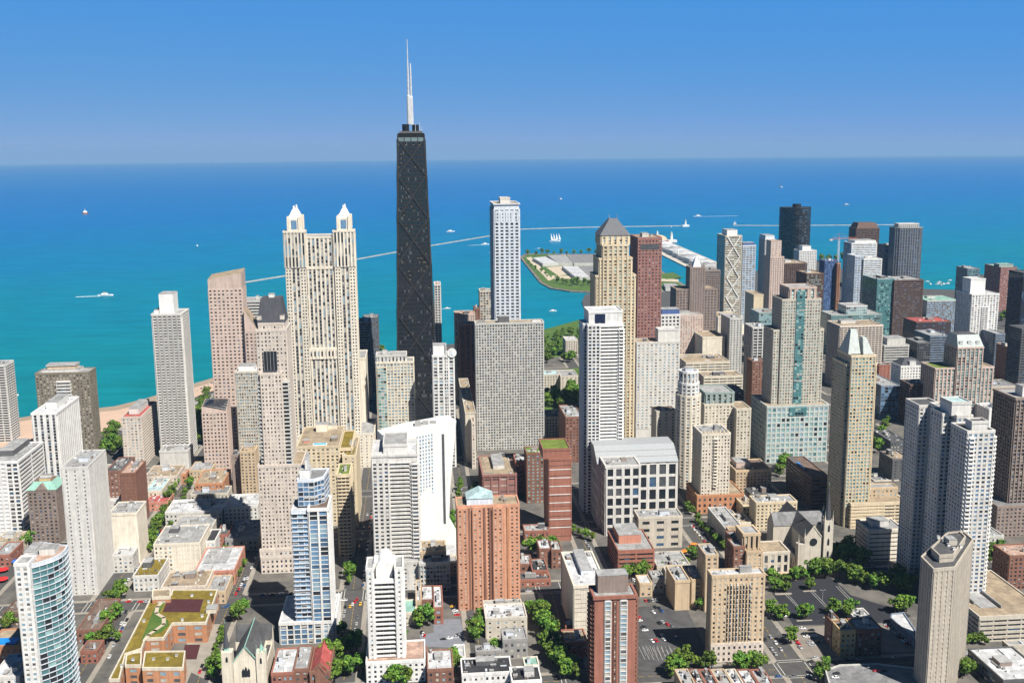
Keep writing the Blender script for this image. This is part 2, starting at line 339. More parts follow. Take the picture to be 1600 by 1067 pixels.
walk = mat('pavement', (.30,.27,.23), .9, .12, .12); blockm = mat('city_block', (.15,.138,.122), .95, .25, .05, c2=(.075,.072,.068)); lawn = mat('lawn', (.085,.14,.025), .95, .2, .05, c2=(.045,.10,.015))
sandm = mat('beach_sand', (.50,.355,.265), .95, .05, .03); wet = mat('wet_sand', (.33,.26,.19), .7, .1, .05); paint = mat('road_paint', (.62,.61,.56), .7, .15, .5); yelp = mat('yellow_paint', (.55,.36,.04), .7, .15, .5)
path = mat('path', (.52,.44,.33), .9, .1, .1); concl = mat('pale_concrete', (.50,.47,.41), .9, .1, .1); water_pool = mat('pool_water', (.03,.45,.75), .2, .1, .4)
shore = [(-60,4000),(-40,900),(10,620),(18,518),(45,489),(81,397),(120,366),(203,324),(262,296),(330,200),(420,80),(470,-20),(520,-120),(562,-221),(600,-300),(760,-330),(960,-352),(1075,-378),(1080,-400),(1060,-520),(1100,-600),(1180,-680),(1240,-740),(1420,-830),
  (1500,-960),(1700,-1030),(1960,-1150),(1960,-1180),(1300,-1130),(1060,-1120),(1010,-1240),(1050,-1330),(1300,-1420),(1150,-1700),(1250,-1900),(1100,-2000),(900,-5000)]
sheet('city_ground', [(-2600,4000),(-2600,-5000)]+shore[::-1], 0, asphalt)
mb = MB(); sw = mat('sea_wall', (.36,.33,.28))
for a, b in zip(shore[:-1], shore[1:]): mb.add([(a[0],a[1],-3),(b[0],b[1],-3),(b[0],b[1],.02),(a[0],a[1],.02)], [(0,3,2,1)], sw)
o = mb.build('sea_wall'); o['kind'] = 'structure'
sheet('beach', [(-130,900),(-150,700),(-110,470),(-60,400),(-14,362),(30,330),(90,318),(150,300),(215,262),(262,296),(203,324),(120,366),(81,397),(45,489),(18,518),(10,620),(-40,900)], .03, sandm)
sheet('wet_beach', [(-30,900),(8,640),(32,518),(58,489),(94,400),(132,372),(210,331),(262,302),(253,288),(195,316),(112,358),(72,390),(34,486),(8,518),(-4,620),(-46,900)], .05, wet)
sheet('shore_lawn', [(-175,900),(-180,560),(-150,440),(-95,370),(-50,330),(20,300),(80,292),(140,276),(195,235),(280,140),(350,30),(400,-60),(430,-150),(380,-150),(340,-60),(260,60),(180,170),(110,232),(40,262),(-40,290),(-110,340),(-150,420)], .045, lawn)
sheet('shore_road', [(-118,900),(-122,640),(-92,455),(-52,392),(0,350),(60,316),(140,292),(212,250),(300,140),(372,30),(425,-65),(470,-150),(505,-230),(485,-235),(452,-150),(408,-68),(355,25),(284,132),(200,240),(132,280),(54,304),(-8,338),(-66,384),(-108,450),(-138,640),(-134,900)], .07, mat('highway', (.30,.285,.26)))
# streets: east-west ones by north coordinate, north-south ones by east coordinate; blocks are raised kerbs between them
NSs = [(-1000,8),(-845,7),(-693,8),(-548,8.5),(-420,7.5),(-308,6),(-205,7),(-100,13),(30,7),(140,7),(250,8),(370,8),(500,9)]
EWw = [(1000,7),(720,7),(620,7),(520,7),(420,7),(320,6.5),(222,7),(145,6.5),(54,7),(-33,6),(-92,7),(-231,8),(-405,8),(-500,7),(-600,7),(-700,7),(-800,7),(-900,7),(-1010,9),(-1120,7)]
EWe = [(1000,7),(620,7),(520,7),(420,7),(330,7),(238,8),(145,6.5),(56,7),(-36,6.5),(-132,7),(-231,8),(-330,7),(-430,7),(-530,7),(-630,7),(-730,7),(-830,7),(-930,8),(-1020,7),(-1120,7)]
LIM = lambda n: 470 if n < -230 else 420-max(0, n+150)*.0 if n < 60 else 240 if n < 240 else 0 if n < 330 else -150
for i in range(len(NSs)-1):
    e0 = NSs[i][0]+NSs[i][1]; e1 = NSs[i+1][0]-NSs[i+1][1]; L_ = EWw if e1 < -500 else EWe
    for j in range(len(L_)-1):
        n1 = L_[j][0]-L_[j][1]; n0 = L_[j+1][0]+L_[j+1][1]
        if e1 > LIM((n0+n1)/2) and n1 > -240: continue
        c = 3; pts = [(e0+c,n0),(e1-c,n0),(e1,n0+c),(e1,n1-c),(e1-c,n1),(e0+c,n1),(e0,n1-c),(e0,n0+c)]
        sheet('pavement', pts, .15, walk, .15)
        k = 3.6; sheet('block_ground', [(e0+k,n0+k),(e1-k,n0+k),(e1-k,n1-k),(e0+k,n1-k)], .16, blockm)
# lane lines and crossings on the streets one can see
mk = MB(); my = MB()
for e, hw in NSs[2:8]:
    n = -470
    while n < 330:
        if not any(abs(n-c) < h+3 for c, h in (EWw if e < -500 else EWe)): my.box(e-.12, n, .012, e+.12, n+4, .016, yelp)
        n += 6
for k, (L_, ea, eb) in enumerate(((EWw,-845,-548),(EWe,-548,-100))):
    for c, h in L_:
        if not -420 < c < 330: continue
        e = ea
        while e < eb:
            if not any(abs(e-q) < hh+3 for q, hh in NSs): my.box(e, c-.12, .012, e+4, c+.12, .016, yelp)
            e += 6
    for c, h in L_:
        if not -420 < c < 330: continue
        for e, hw in NSs:
            if not ea-5 < e < eb+5: continue
            for s in (-1, 1):
                mk.box(e-hw, c+s*(h+1)-.2, .020, e+hw, c+s*(h+1)+.2, .024, paint); mk.box(e-hw, c+s*(h+3.6)-.2, .020, e+hw, c+s*(h+3.6)+.2, .024, paint)
                mk.box(e+s*(hw+1)-.2, c-h, .026, e+s*(hw+1)+.2, c+h, .030, paint); mk.box(e+s*(hw+3.6)-.2, c-h, .026, e+s*(hw+3.6)+.2, c+h, .030, paint)
o = mk.build('road_marking'); o['kind'] = 'structure'; o = my.build('road_marking'); o['kind'] = 'structure'
def px(*a, z=0): return [tuple(gz(x, y, z)[:2]) for x, y in a]
def quad(name, pts, z, ma): 
    P_ = px(*pts); A = sum(P_[i-1][0]*P_[i][1]-P_[i][0]*P_[i-1][1] for i in range(len(P_)))
    return sheet(name, P_ if A > 0 else P_[::-1], z, ma)
quad('parking_lot', [(990,948),(1070,945),(1116,1040),(1050,1048),(992,1048)], .19, oldasph)
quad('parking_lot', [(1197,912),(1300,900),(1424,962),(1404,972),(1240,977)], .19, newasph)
quad('parking_lot', [(1222,982),(1335,974),(1372,1022),(1258,1028)], .19, mat('light_lot', (.24,.21,.18)))
quad('parking_lot', [(1372,975),(1425,972),(1432,1018),(1376,1018)], .19, mat('light_lot', (.24,.21,.18)))
quad('car_deck', [(676,968),(719,967),(728,1006),(712,1012),(660,1010),(655,992),(678,988)], .22, mat('car_deck', (.19,.20,.23), .9, .1, .2))
quad('park_lawn', [(850,560),(900,555),(905,500),(850,515)], .2, lawn)
quad('park_lawn', [(850,640),(905,640),(905,575),(850,580)], .2, lawn)
quad('plaza', [(1190,905),(1270,890),(1230,870),(1180,885)], .2, mat('plaza_stone', (.50,.36,.26)))
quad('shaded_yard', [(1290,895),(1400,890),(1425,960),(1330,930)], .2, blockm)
# filtration plant peninsula
jm = mat('rubble_shore', (.22,.20,.17), .95, .3, .1)
JP = [(1940,-312),(1300,-300),(1190,-312),(1130,-350),(1095,-405),(1085,-560),(1180,-640),(1550,-655),(1980,-600),(2050,-340)]
A = [(x,y) for x,y in JP][::-1]
sheet('peninsula_shore', JP, .5, jm, 3) if sum(JP[i-1][0]*JP[i][1]-JP[i][0]*JP[i-1][1] for i in range(len(JP))) > 0 else sheet('peninsula_shore', A, .5, jm, 3)
def insc(P_, k):
    cx = sum(p[0] for p in P_)/len(P_); cy = sum(p[1] for p in P_)/len(P_); P_ = [(cx+(x-cx)*k, cy+(y-cy)*k) for x,y in P_]
    return P_ if sum(P_[i-1][0]*P_[i][1]-P_[i][0]*P_[i-1][1] for i in range(len(P_))) > 0 else P_[::-1]
sheet('peninsula_lawn', insc(JP, .95), .7, lawn)
quad('peninsula_road', [(822,403),(830,402),(864,437),(857,439)], .75, path)
quad('peninsula_road', [(862,436),(935,436),(1060,441),(1060,437),(935,432),(862,431)], .76, path)
quad('sandy_yard', [(853,418),(885,416),(905,428),(872,431)], .78, path)
quad('peninsula_lawn', [(1036,428),(1052,426),(1066,434),(1040,437)], .8, lawn)

def haze():
    mb=MB(); hm=bpy.data.materials.new('haze'); hm.use_nodes=True; t=hm.node_tree; t.nodes.clear(); o_=t.nodes.new('ShaderNodeOutputMaterial'); v=t.nodes.new('ShaderNodeVolumePrincipled')
    v.inputs['Color'].default_value=(.34,.60,.92,1); v.inputs['Density'].default_value=HAZE; t.links.new(v.outputs[0],o_.inputs['Volume'])
    q=69000; mb.box(CAM.x-q,-q,-330,CAM.x+q,q,475,hm); o=mb.build('haze'); o['kind']='stuff'; o['label']='thin blue summer haze over the lake'
HAZE=3.0e-5; haze()
# ================================================================== towers and blocks, left part of the view
T('apartment_tower','pale striped apartment tower cut by the left edge in front of the beach',-34,7,571,e=-70,d=26,st='balcony',wall='offwhite',pal='dark',cat='tower')
b = T('apartment_tower','olive brown apartment tower with white penthouses standing before the beach',55,139,583,yb=716,d=24,st='punched',wall='olive',pal='blinds',roof='light',eq=0,cat='tower',keep=True)
e0,e1,n0,n1,h = b.r_; w_ = n1-n0
b.unit(e0+2,e1-4,n0+w_*.2,n1-w_*.12,h,h+3.4,'offwhite','penthouse'); b.unit(e0+5,e1-6,n0+w_*.27,n1-w_*.2,h+3.6,h+7,'tan','penthouse'); b.unit(e0+4,e1-5,n0+w_*.26,n1-w_*.18,h+7.3,h+8.2,'white','penthouse')
b.box(e0-1.2,e0+1,n0+w_*.36,n0+w_*.62,4,h-8,st='bands',wall='offwhite',pal='dark',part='balcony_bay',par=False); b.done()
b = T('apartment_tower','white concrete tower with dark vertical window strips beside the olive tower',50,88,646,e=-300,yk=622,st='piers',wall='white',pal='dark',roof='white',bw=5.2,pf=.55,sf=.12,fh=3,eq=1,cat='tower',pent=(.25,.8,.35,.8,7,'white'))
T('office_block','white block with a black window column and blank wall on the left edge',-20,28,722,yb=836,yk=693,st='grid',wall='white',pal='dark',roof='light',skip=lambda i,j,nb,nf: nb < 9 and i < nb*.5,bw=4.4,side=dict(bw=30,pf=.03,sf=.45,skip=None,rs=.5),eq=2,pent=(.3,.95,.1,.6,5,'darkgrey'))
T('apartment_tower','tall plain white tower with tiny paired windows on the corner of the tree lined street',96,137,731,yb=930,yk=705,st='sparse',wall='offwhite',pal='dark',roof='light',bw=5.6,pf=.82,sf=.66,side=dict(bw=2.1,pf=.6,sf=.12,rp=.5,rs=.1,fh=3.0),eq=3,cat='tower',pent=(.35,.7,.4,.75,3,'bluewhite'))
T('apartment_tower','grey slab tower with a red edged roof near the beach park',190,220,652,e=-190,yk=629,st='punched',wall='beige',pal='pale',roof='red',side=dict(bw=6,pf=.15,sf=.45,rs=.9),eq=1,cat='tower',pent=(.2,.85,.2,.75,6,'offwhite'))
b = T('apartment_tower','white gridded tower with a bright square penthouse rising over the lake shore',238,283,491,yb=716,yk=484,st='balcony',wall='offwhite',pal='dark',roof='light',bw=5.0,pf=.3,sf=.45,rp=1.2,rs=1.2,eq=0,cat='tower',near=True,keep=True)
e0,e1,n0,n1,h = b.r_; w_ = n1-n0
b.unit(e0+5,e1-6,n0+w_*.28,n1-w_*.22,h,h+21,'white','penthouse'); b.unit(e0+3,e1-12,n1-w_*.2,n1-w_*.04,h,h+4,'white','roof_unit')
b.done()
T('parking_podium','plain white windowless podium at the foot of the white gridded tower',249,294,705,yb=735,d=24,st='blank',wall='offwhite',roof='light',eq=4)
T('apartment_block','dark roofed brown brick block left of the tan brick slab',165,190,737,e=-330,yk=716,st='punched',wall='brickbrown',pal='blinds',roof='dark',eq=2)
T('apartment_block','narrow brown brick slab with pink roof edge beside the tree lined street',187,211,740,yb=828,yk=722,st='punched',wall='brickbrown',pal='blinds',roof='pink',eq=2,skip=lambda i,j,nb,nf: i < nb)
T('low_building','cream blank walled low building behind the tall plain white tower',170,214,803,yb=882,yk=785,st='blank',wall='ivory',roof='light',eq=2)
T('low_building','small white three storey building on the street corner by the white tower',176,207,868,h=14,yk=835,st='low',wall='offwhite',pal='std',roof='white',eq=3)
T('low_building','curved blue and white roofed shop building halfway up the tree lined street',226,252,768,h=12,yk=748,st='low',wall='cream',roof='paleblue',eq=2)
T('low_building','low red and tan shop row at the near end of the curved roof',228,262,785,h=8,yk=772,st='low',wall='coral',roof='red',eq=1)
T('low_building','long pale low building with dark windows behind the curved roof shop',226,276,745,h=14,yk=728,st='low',wall='beige',roof='tan',eq=4)
# green mansard tower
b = T('apartment_tower','brownish pink tower with a pale green copper roof at the left',43,87,767,yb=850,xs=103,st='punched',wall='taupe',pal='dark',roof='copper',eq=0,bw=3.6,cat='tower',keep=True)
e0,e1,n0,n1,h = b.r_
m_ = b.P('copper_roof'); o_ = .8
m_.prism([(e0-o_,n1+o_),(e0-o_,n0-o_),(e1+o_,n0-o_),(e1+o_,n1+o_)],h+.95,h+7,W('copper'),top=[(e0+5,n1-4),(e0+5,n0+4),(e1-5,n0+4),(e1-5,n1-4)],topma=RF('brown'))
m_.prism([(e0-.9,n1-6),(e0-.9,n0+6),(e0+6,(n0+n1)/2-.1),(e0+6,(n0+n1)/2+.1)],h+.9,h+6.5,W('taupe'),top=[(e0-.9,(n0+n1)/2+.1),(e0-.9,(n0+n1)/2-.1),(e0+6,(n0+n1)/2-.1),(e0+6,(n0+n1)/2+.1)])
b.unit(e0+6,e0+9,n0+6,n1-8,h+7,h+9,'yellow'); b.unit(e1-10,e1-6,n0+8,n1-6,h+7,h+9.5,'offwhite')
b.done()
# curved glass tower
E0,E1,N0,N1,H = plan(26,49,884,h=92,d=8)
b = Bld('apartment_tower','blue glass tower with a curved balcony front and white blank end','tower')
a_ = gz(48,884,H); f_ = gz(106,853,H); r_ = gz(63,848,H)
arc = []
for k in range(9):
    t = k/8; x = a_.x+1+(f_.x-a_.x-1)*t; y = a_.y+(f_.y-a_.y)*t; q = math.sin(math.pi*t)*5.5
    d_ = Vector((f_.x-a_.x, f_.y-a_.y)).normalized(); arc.append((x+d_.y*q, y-d_.x*q))
b.vol(arc+[(f_.x+1,f_.y+4),(r_.x,r_.y),(E0+2,N1-.1)],0,H,st='balcony',wall='bluewhite',pal='teal',roof='pink',bw=3.2,pf=.05,sf=.11,rs=.7,rp=.12,fh=3.4,tb=1.5)
b.box(E0-3,E0+9,N0+.5,N1,0,H+2.2,st='punched',wall='white',pal='pale',roof='light',part='end_wall',bw=2.6,pf=.5,sf=.45)
b.unit(E0+14,E0+30,N0+3,N0+9,H,H+3,'offwhite'); b.unit(f_.x-14,f_.x-6,f_.y+3,f_.y+12,H,H+4,'offwhite'); b.unit(E0+10,E0+26,N1-6,N1-4,H,H+2,'bluewhite')
b.done()
# ------------------------------------------------------------------ one mag: pink granite towers with slanted tops
def slant(b, e0, e1, n0, n1, z0, zl, zr, wall, part='slanted_top', back=0):
    """a top whose roof falls from the left side (zl) to the right (zr)"""
    m_ = b.P(part); v = [(e0,n1,z0),(e0,n0,z0),(e1,n0,z0),(e1,n1,z0),(e0,n1,zl),(e0,n0,zr),(e1,n0,zr+back),(e1,n1,zl+back)]
    m_.add(v,[(0,1,5,4),(1,2,6,5),(2,3,7,6),(3,0,4,7)],W(wall)); m_.add(v,[(4,5,6,7)],RF('tan'))
E0,E1,N0,N1,H = plan(325,378,450,e=-150,d=26)
b = Bld('office_tower','pink granite tower with a slanted blank top left of the twin crowned tower','tower',near=True)
b.box(E0,E1,N0,N1,0,H,st='punched',wall='pinkish',pal='dark',par=False,bw=4.2,fh=3.9,pf=.5,sf=.55); slant(b,E0,E1,N0,N1,H,atE(325,437,E0).z,atE(378,427,E0).z,'pinkish',back=3)
n2 = atE(402,520,E0-6).y; hh = atE(380,485,E0-6).z; lo = atE(402,515,E0-6).z
b.box(E0-6,E0+22,n2,N0-1.5,0,lo-2,st='punched',wall='pinkish',pal='dark',par=False,part='lower_wing',bw=4.2,fh=3.9,pf=.5,sf=.55); slant(b,E0-6,E0+22,n2,N0-1.5,lo-2,hh,lo,'pinkish','lower_slanted_top')
b.done()
E0,E1,N0,N1,H = plan(315,354,640,yb=742,d=22)
b = Bld('office_tower','short pink granite tower with a sloping dark glass roof by the street','tower')
b.box(E0,E1,N0,N1,0,H-2,st='punched',wall='pinkish',pal='dark',par=False,bw=3.6,fh=3.8)
m_ = b.P('sloped_glass_roof'); zt = H+7
m_.add([(E0,N1,H-2),(E0,N0,H-2),(E1,N0,H-2),(E1,N1,H-2),(E0,N1,H+4),(E0,N0,H-1.6),(E1,N0,H+6),(E1,N1,H+7)],[(0,1,5,4),(1,2,6,5),(2,3,7,6),(3,0,4,7)],W('pinkish'))
m_.add([(E0+1,N1-1,H+4),(E0+1,N0+1,H-1.4),(E1-1,N0+1,H+6.2),(E1-1,N1-1,H+7.2)],[(0,1,2,3)],G['dark'])
for k in range(5): t=(k+.5)/5; m_.bar((E0+1+(E1-E0-2)*t,N1-1,H+4.1+3*t),(E0+1+(E1-E0-2)*t,N0+1,H-1.3+7.6*t),.3,W('concrete'))
b.done()
T('apartment_tower','curved grey banded tower top peeking out behind the slanted pink tower',381,412,470,e=40,d=30,st='bands',wall='concrete',pal='dark',roof='light',eq=1,cat='tower')
T('office_tower','pale grey gridded tower with a white roof between the two stone towers',368,402,581,e=-210,d=24,st='finegrid',wall='stone',pal='pale',roof='white',eq=2,cat='tower',pent=(.2,.9,.1,.8,5,'white'))
T('apartment_block','tan brick apartment block with dark window bays left of the mansard tower',375,398,706,yb=775,d=20,st='punched',wall='tan',pal='dark',roof='tan',eq=2,pent=(.2,.8,.2,.8,4,'tan'))
T('apartment_block','grey brown block tucked against the tan brick apartments',362,375,712,yb=770,d=16,st='sparse',wall='taupe',roof='grey',eq=1)
T('low_building','flat roofed shop block with an orange brick end near the pink granite tower',305,348,756,h=18,yk=735,st='low',wall='terracotta',roof='tan',eq=4)
T('low_building','wide grey roofed low building beyond the white roofed warehouse',298,356,772,h=12,yk=761,st='low',wall='stone',roof='grey',eq=4)
# mansard (stone) tower ---------------------------------------------------------------
E0,E1,N0,N1,H = plan(398,448,516,yb=889,d=30)
b = Bld('hotel_tower','slender tan stone tower with a dark grey mansard cap','tower')
zs = atE(425,700+115/4.447,E0).z
kw = dict(wall='beige',pal='blinds',bw=2.6,fh=3.1,pf=.56,sf=.5)
b.box(E0+1.5,E1,N0+.6,N1-.6,0,H,roof='light',**kw)
nl, nr = atE(408,600,E0).y, atE(441,600,E0).y; zb = atE(425,583,E0).z
b.box(E0-2.2,E0+6,nr,nl,0,zb,part='center_bay',**kw)
for a_,c_ in ((nl+.2,N1-.8),(N0+.8,nr-.2)): b.box(E0-.6,E0+4,a_,c_,zs,zb-6,part='balcony_stack',st='bands',wall='concrete',pal='dark',bw=9,fh=3.1,sf=.3,rs=1.1,par=False)
b.box(E0-3.5,E1+4,N0-7,N1+2.5,0,zs,part='stone_base',roof='tan',**kw)
b.box(E0-6,E0-3.6,N0-1,N1+4,0,18,part='stone_base',roof='dark',wall='beige',st='low')
b.box(E0-9,E0+18,N0-22,N1+3,0,13,part='annex',wall='beige',pal='dark',st='low',roof='black')
zt = atE(424,472,E0+8).z; zc = atE(424,505,E0+4).z
b.box(E0+3,E1-3,N0+2.5,N1-2.5,H,zc,part='upper_storeys',**kw)
m_ = b.P('mansard_roof'); ma_ = W('slate')
m_.prism([(E0+2.4,N1-1.6),(E0+2.4,N0+1.6),(E1-3.2,N0+1.6),(E1-3.2,N1-1.6)],zc+.9,zt+3,ma_,top=[(E0+6,N1-4.5),(E0+6,N0+4.5),(E1-7,N0+4.5),(E1-7,N1-4.5)],topma=RF('dark'))
m_ = b.P('dark_window_bay'); m_.box(E0-.2,nr+3,atE(425,578,E0).z,E0+1.6,nl-3,atE(425,549,E0).z,G['dark'])
for k in range(5): y=nr+3+(nl-nr-6)*k/4; m_.bar((E0-.3,y,atE(425,578,E0).z),(E0-.3,y,atE(425,549,E0).z),.18,W('grey'))
b.unit(E0+12,E0+18,N0+10,N1-10,zt+3,zt+5.5,'white'); 
for y in (N0+3.5,N1-3.5): b.unit(E0+2.8,E0+7,y-1.6,y+1.6,zc,zc+6,'beige','dormer')
b.done()
# twin crowned tower ---------------------------------------------------------------
E0,E1,N0,N1,H = plan(444,553,371,e=-215,d=36)
b = Bld('hotel_tower','broad cream tower with twin white lantern crowns','tower')
kw = dict(st='piers',wall='ivory',pal='std',bw=4.2,fh=3.6,pf=.46,sf=.2,rp=.7,rs=.1,span='grey')
w_ = (N1-N0)*.29; zb = atE(500,548,E0).z
b.box(E0+2.5,E1,N0+1,N1-1,0,H,roof='light',**kw)
kc = dict(st='punched',wall='ivory',pal='dark',bw=2.9,fh=3.4,pf=.5,sf=.5)
zc = atE(460,397,E0).z; z1_ = atE(460,362,E0).z
for a_ in (N1-w_, N0):
    b.box(E0,E0+10,a_,a_+w_*.28,0,zc-14,part='corner_shaft',par=False,**kc); b.box(E0,E0+10,a_+w_*.72,a_+w_,0,zc-14,part='corner_shaft',par=False,**kc)
    b.box(E0+.6,E0+12,a_+w_*.28,a_+w_*.72,0,zc-14,part='corner_shaft',par=False,**kw)
    b.box(E0-.3,E0+12,a_-.3,a_+w_+.3,zc-14,z1_,part='corner_pavilion',**{**kw,'fh':12,'bw':3.4})
b.box(E0+1.5,E0+4,N0+2,N1-2,zb-9,zb+3,part='belt_course',par=False,st='punched',wall='ivory',fh=12,bw=3.6,rp=.9)
b.box(E0+1.5,E0+3.6,N0+2,N1-2,zc-16,zc-13,part='belt_course',par=False,st='blank',wall='ivory')
for y in (N1-w_, N0):
    for x in (E0, E1-12):
        cx, cy = x+6, y+w_/2; q = 5.6
        m_ = b.P('lantern'); m_.box(cx-q,cy-q,z1_,cx+q,cy+q,z1_+13,W('ivory')); m_.box(cx-q-.1,cy-q*.5,z1_+2,cx-q+.2,cy+q*.5,z1_+11,G['sky']); m_.box(cx-q*.5,cy-q-.1,z1_+2,cx+q*.5,cy-q+.2,z1_+11,G['sky'])
        for sx in (-1,1):
            for sy in (-1,1): m_.box(cx+sx*q-1.2,cy+sy*q-1.2,z1_,cx+sx*q+1.2,cy+sy*q+1.2,z1_+15,W('ivory'))
        r_ = MB(); r_.prism([(cx-q,cy+q),(cx-q,cy-q),(cx+q,cy-q),(cx+q,cy+q)],z1_+13,z1_+22,W('white'),top=[(cx-1.3,cy+1.3),(cx-1.3,cy-1.3),(cx+1.3,cy-1.3),(cx+1.3,cy+1.3)])
        r_.bar((cx,cy,z1_+21.8),(cx,cy,z1_+25.5),1.2,W('white'),8,.9); b.units.append(('lantern_roof',r_))
b.box(E0-6,E1+20,N0-14,N1+2,0,36,part='podium',st='sparse',wall='ivory',roof='light')
b.done()
# cream and glass side wing south of it
b = T('apartment_tower','narrow blank cream slab standing right of the twin crowned tower',557,571,560,e=-170,d=46,st='blank',wall='ivory',roof='light',eq=0,cat='tower')
# hotel with roof pool
b = T('hotel_block','tan stone hotel with a turquoise pool on its roof terrace',464,530,698,e=-395,yk=668,st='punched',wall='sand',pal='blinds',roof='tan',eq=0,bw=3.8,keep=True)
e0,e1,n0,n1,h = b.r_
m_ = b.P('pool'); m_.box(e0+4,n0+11,h+.1,e0+10,n1-13,h+.7,W('white')); m_.box(e0+4.5,n0+11.6,h+.3,e0+9.5,n1-13.6,h+.75,water_pool)
b.unit(e1-16,e1-7,n1-22,n1-12,h,h+7,'ivory','penthouse'); b.unit(e1-7,e1-1,n0+6,n1-14,h,h+4,'cream'); b.unit(e0+14,e0+20,n1-9,n1-4,h,h+2,'coral'); b.unit(e0+16,e0+24,n0+3,n0+8,h,h+3,'olive')
b.box(e0+6,e1-2,n0-10,n0-.2,0,h-4,part='south_wing',wall='sand',pal='dark',st='balcony',bw=3,roof='sedum'); b.done()
T('apartment_tower','tan brick slab with stacked dark balconies right of the blue glass tower',527,546,742,e=-470,d=30,st='balcony',wall='sand',pal='dark',roof='green',eq=1,bw=3,cat='tower')
b=T('parking_podium','long tan building with a lawn on its roof behind the tan balcony slab',535,556,712,e=-400,d=60,st='sparse',wall='sand',roof='tan',eq=2,keep=True)
e0,e1,n0,n1,h = b.r_; b.P('roof_lawn').box(e0+3,n0+2,h+.1,e0+24,n1-2,h+.5,RF('sedum')); b.done()
# blue glass tower ---------------------------------------------------------------
E0,E1,N0,N1,H = plan(455,512,796,e=gz(482,972,15).x,d=26)
b = Bld('apartment_tower','blue glass condominium tower with white frames and a terraced top','tower')
nm = atE(482,796,E0).y
b.box(E0,E1,N0,nm,0,H,st='grid',wall='white',pal='skyg',roof='brown',bw=4.8,fh=3.1,pf=.2,sf=.16,rp=.7,rs=.2)
b.box(E0+1.2,E1-2,nm+.2,N1,0,H-1.5,st='curtain',wall='bluewhite',pal='skyg',roof='white',bw=4,fh=3.1,part='glass_wing',rs=.9)
zt = atE(490,757,E0+8).z
b.vol([(E0+8,N1-4),(E0+8,N0+9),(E0+14,N0+3),(E1+6,N0+1),(E1+6,N1-4)],H,zt+3,st='curtain',wall='bluewhite',pal='blue',roof='grey',part='terraced_top',bw=3)
b.unit(E0+12,E0+24,N0+12,N1-5,zt+3,zt+9,'white','penthouse'); b.unit(E0+13,E0+30,N0+13.5,N0+15,zt+3,zt+16,'white','fin_wall')
E2,_,M0,M1,h2 = plan(438,524,969,h=15,d=44)
b.box(E2-3,E2+40,M0,M1,0,h2,st='office',wall='white',pal='blue',roof='white',part='podium',bw=4.2,fh=3.4,pf=.2,sf=.14,rp=.6)
m_ = b.P('terrace_pool'); m_.box(E2+12,M1-15,h2+.1,E2+26,M1-8,h2+.6,water_pool)
b.done()
# dark lakefront pair
T('apartment_tower','dark navy glass tower right of the twin crowned tower by the lake',560,578,503,e=60,d=30,st='curtain',wall='bluegrey',pal='navy',roof='dark',eq=2,cat='tower')
T('apartment_tower','dark grey slab tower at the shore behind the navy glass tower',567,590,497,e=150,d=30,st='punched',wall='darkgrey',pal='blue',roof='grey',eq=4,cat='tower')
T('low_building','yellowish low building at the foot of the dark lakefront towers',579,590,568,e=200,d=30,st='low',wall='sand',roof='tan',eq=1)
b = T('apartment_tower','cream and pale glass tower with a stepped roof left of the black tower',588,646,566,e=-190,d=24,st='grid',wall='cream',pal='pale',roof='light',bw=3.4,fh=3.3,pf=.34,sf=.36,eq=0,cat='tower',keep=True)
e0,e1,n0,n1,h = b.r_; w_=n1-n0; b.box(e0+1,e1-2,n0+w_*.2,n1-.5,h,h+7,st='wpiers',wall='concrete',pal='std',part='crown',roof='light',fh=14,bw=3.5)
b.box(e0-1.4,e0+1,n1-w_*.26,n1-1,3,h-4,st='curtain',wall='cream',pal='mint',part='glass_bay',par=False); b.equip(e0,e1,n0+8,n1,h+7,3,.3); b.done()
